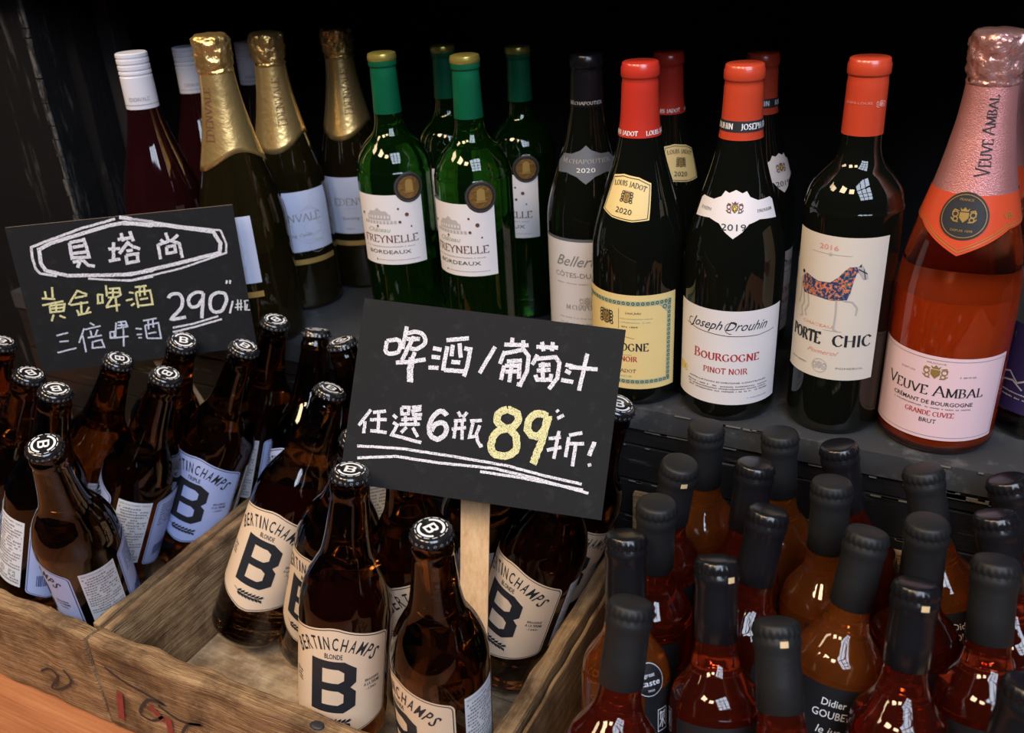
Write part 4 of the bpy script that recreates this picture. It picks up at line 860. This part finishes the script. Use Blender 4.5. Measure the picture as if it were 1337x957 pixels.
def make_porte():
    root = empty('wine_bottle', 'dark wine bottle with a patterned horse on its ivory label', 'bottle')
    mesh_obj('glass_body', lathe(BO, 48), M['black_glass'], root, smooth=True, ang=50)
    cp = capsule(root, bo_r, .2465, .3015, M['red_cap2'])
    a = Art(); a.text('JEAN-LOUIS TRINTIGNANT'[:10], -.002, .2700, .0018, .021, m=0); emblem(a, .0155, .2695, .0032, m=0); a.wrap('capsule_print', M['pink_ink'], cp, lambda z: bo_r(z)+.0007, .0003, step=.003)
    a = Art(); a.rect(-.0405, .0405, .053, .175); lb = a.wrap('front_label', M['paper_warm'], root, bo_r, .0003)
    a = Art(); a.text('2016', -.006, .1640, .0042, .0150, m=3); a.line([(-.020, .1605), (.012, .1605)], .0003, m=2); a.disc(-.004, .1605, .0014, m=2, n=10)
    # prancing horse in a patterned blanket
    a.poly([(-.0275, .1370), (-.024, .1400), (-.012, .1365), (-.002, .1375), (.004, .1430), (.007, .1475), (.011, .1515), (.018, .1520), (.0205, .1490), (.0165, .1465), (.0150, .1400), (.0135, .1300), (.0115, .1240), (.000, .1225), (-.012, .1235), (-.0255, .1230), (-.0285, .1290)], m=5)
    a.poly([(.0160, .1520), (.0205, .1530), (.0250, .1455), (.0255, .1420), (.0220, .1415), (.0190, .1460)], m=2, lay=1); a.poly([(.0175, .1520), (.0195, .1545), (.0195, .1515)], m=1, lay=1)
    a.line([(.0175, .1500), (.0245, .1460)], .0009, m=1, lay=2); a.line([(.0215, .1500), (.0235, .1415)], .0006, m=1, lay=2)
    for L_ in ([(-.026, .1235), (-.024, .1150), (-.027, .1090), (-.025, .1030), (-.028, .1015)], [(-.0205, .1230), (-.0190, .1140), (-.0225, .1080), (-.0205, .1040)], [(.0040, .1230), (.0045, .1120), (.0040, .0980), (.0070, .0965)], [(.0090, .1235), (.0160, .1225), (.0200, .1175), (.0195, .1110)]): a.line(L_, .0013, m=2)
    a.line([(-.0270, .1380), (-.0300, .1330), (-.0290, .1200), (-.0310, .1120)], .0012, m=2); a.disc(-.0280, .1400, .0016, m=1, n=8); a.line([(-.004, .0965), (.010, .0965)], .0004, m=2)
    a.text('CHATEAU', -.010, .0985, .0026, .026, m=3)
    a.serif('PORTE', -.0200, .0835, .0098, .030, wt=.22, m=0); a.serif('CHIC', .0200, .0835, .0098, .0315, wt=.22, m=0)
    a.text('Pomerol', -.003, .0750, .0040, .026, m=3, shear=.5); emblem(a, -.004, .0640, .0042, m=2); a.ring(-.004, .0642, .0060, .0005, m=2)
    a.dots(-.034, -.016, .0630, .0014, m=4, seed=2); a.text('POMEROL', .020, .0630, .0018, .022, m=4)
    a.wrap('label_print', [M['ink'], M['ink'], M['pale_ink'], M['pink_ink'], M['grey_ink'], horse_mat()], lb, bo_r, .00055)
    return root
def make_veuve():
    root = empty('sparkling_wine_bottle', 'x', 'bottle', 'pink-foiled rose sparkling wines on the shelf')
    mesh_obj('glass_body', lathe(CHm, 56), M['rose_glass'], root, smooth=True, ang=50)
    prof = [(0, .0065), (.036, .0055), (.0405, .0075), (.0418, .012)]+[(ch_r(z)-.0030, z) for z in (.03, .06, .09, .12, .131)]+[(0, .1312)]
    mesh_obj('wine', lathe(prof, 48), M['rose_wine'], root, smooth=True, ang=50)
    foil_neck(root, M['pink_foil'], M['pink_crumple'], .203, .0, 1, 0)
    a = Art(); a.T = lambda x, y: (-y+.004, x)
    a.serif('VEUVE AMBAL', .2520, -.0050, .0080, .056, wt=.12, small=.82); a.wrap('foil_print', M['ink'], root, lambda z: ch_r(z)+.0007, .0005, step=.004, zstep=.006)
    # orange collar with a pointed front
    a = Art(); P = [(-.086, .2110), (-.086, .1900), (-.034, .1865), (0, .1680), (.034, .1865), (.086, .1900), (.086, .2110)]
    a.poly(P); cl = a.wrap('collar', M['orange_band'], root, lambda z: ch_r(z)+.0009, .0003, step=.004, zstep=.005)
    a = Art(); a.line([(-.080, .1915), (-.033, .1885), (0, .1706), (.033, .1885), (.080, .1915)], .0006); a.line([(-.080, .1935), (-.033, .1902), (0, .1727), (.033, .1902), (.080, .1935)], .0004); a.text('VB', .034, .194, .0050, .009)
    a.wrap('collar_print', M['gold_ink'], cl, lambda z: ch_r(z)+.0009, .0007, step=.004, zstep=.005)
    a = Art(); a.disc(0, .1965, .0168, n=36); md = a.wrap('medallion', M['ink'], root, lambda z: ch_r(z)+.0013, .0004, step=.003, zstep=.004)
    a = Art(); a.ring(0, .1965, .0150, .0005, n=40); emblem(a, 0, .1960, .0062); a.text('FRANCE', 0, .2070, .0019, .0100); a.text('DEPUIS 1898', 0, .1855, .0017, .0135)
    a.wrap('medallion_print', M['gold_ink'], md, lambda z: ch_r(z)+.0013, .0008, step=.003, zstep=.004)
    a = Art(); a.poly([(-.056, .0150), (.056, .0150), (.058, .0880), (-.058, .0880)]); lb = a.wrap('front_label', M['paper_pink'], root, ch_r, .0003)
    a = Art(); a.line([(-.0535, .0180), (.0535, .0180), (.0555, .0852), (-.0555, .0852)], .0004, m=1, closed=True)
    emblem(a, 0, .0735, .0068, m=2); a.text('FRANCE', 0, .0818, .0013, .014, m=1); a.text('DEPUIS', -.021, .0720, .0014, .012, m=1); a.text('1898', .024, .0715, .0014, .012, m=1)
    a.serif('VEUVE AMBAL', 0, .0545, .0092, .077, wt=.14, small=.82, m=0); a.text('CRÉMANT DE BOURGOGNE', 0, .0465, .0035, .062, m=0, bold=.008); a.dots(-.030, .030, .0432, .0012, m=1, seed=3)
    a.serif('GRANDE CUVEE', 0, .0365, .0040, .037, wt=.17, m=3); a.text('BRUT', 0, .0300, .0038, .0125, m=0, bold=.004)
    a.wrap('label_print', [M['ink'], M['grey_ink'], M['gold_ink'], M['red_ink']], lb, ch_r, .00055)
    return root
def make_purple():
    root = empty('spirits_bottle', 'clear bottle with dark purple label cut off at the right picture edge', 'bottle')
    prof = BASE(.0385) + catmull([(.0385, .012), (.0385, .07), (.0380, .110), (.0350, .140), (.0290, .170), (.0225, .200), (.0175, .225), (.0150, .250), (.0145, .28)], 4) + [(.0140, .296), (0, .296)]
    rf = rfun(prof)
    mesh_obj('glass_body', lathe(prof, 48), M['clear'], root, smooth=True, ang=50)
    capsule(root, rf, .245, .299, M['screwcap'])
    a = Art(); a.rect(-.056, .056, .024, .100); lb = a.wrap('front_label', M['paper_purple'], root, rf, .0003)
    a = Art(); a.text('T', -.030, .085, .0085, .007, m=0)
    a.text('TONIC', .004, .085, .0085, .040, m=0)
    for p in ([(-.045, .062), (-.036, .055), (-.028, .058), (-.020, .050), (-.010, .056), (.004, .048)], [(-.042, .055), (-.033, .049), (-.024, .051), (-.015, .045)]): a.line(p, .0014, m=1)
    a.dots(-.045, .045, .040, .0016, m=1, seed=2); a.dots(-.040, .040, .036, .0016, m=1, seed=6)
    a.wrap('label_print', [M['ink'], M['pale_ink']], lb, rf, .00055)
    return root
UP = (0, 0, 1)
def row(maker, items):
    proto = maker()
    for i, (x, y, s, dl, lab) in enumerate(items):
        r = proto if i == 0 else copy_tree(proto)
        r['label'] = lab; place(r, (x, y, .0005), UP, dl, s)
row(make_screw, [(-.790, .706, 1, -8, 'white screw-cap wine bottle, leftmost on the shelf'), (-.860, .849, .945, 5, 'white screw-cap wine bottle partly behind the front gold foil top'), (-.843, .934, .925, 10, 'white screw-cap wine bottle between two gold foil tops')])
row(make_sparkling, [(-.690, .716, .99, -52, 'front gold-foiled sparkling bottle, brightest top, beside the 290 sign'), (-.707, .815, .955, 0, 'middle gold-foiled sparkling bottle with silvery label and gold stripe'), (-.677, .899, .938, 0, 'rearmost gold-foiled sparkling bottle, dim and farthest right')])
row(make_freynelle, [(-.523, .760, .985, -20, 'left front white wine bottle with green capsule'), (-.432, .757, .985, -30, 'right front white wine bottle with green capsule above the large sign'), (-.528, .880, .948, -20, 'dim green-capsule bottle between the two front ones'), (-.440, .880, .949, -34, 'dim green-capsule bottle at the back right with a strip of label')])
place(make_chap(), (-.338, .814, .0005), UP, -4, .98)
row(make_jadot, [(-.2615, .7435, 1, -24, 'front red-capsule bottle with parchment-yellow labels beside the large sign'), (-.283, .884, .952, 25, 'dim red-capsule bottle behind the yellow-label one')])
row(make_drouhin, [(-.1770, .7445, 1, -3, 'front red-capsule bottle with script on a white label and black band'), (-.195, .888, .953, 50, 'dim red-capsule bottle behind the white-label script one')])
place(make_porte(), (-.087, .752, .0005), UP, -13)
row(make_veuve, [(-.004, .757, 1, -6, 'front pink-foiled rose sparkling bottle with black round medallion'), (.0075, .885, .94, 0, 'pink-foiled bottle mostly hidden at the right picture edge')])
place(make_purple(), (.0735, .7970, .0005), UP, 0)
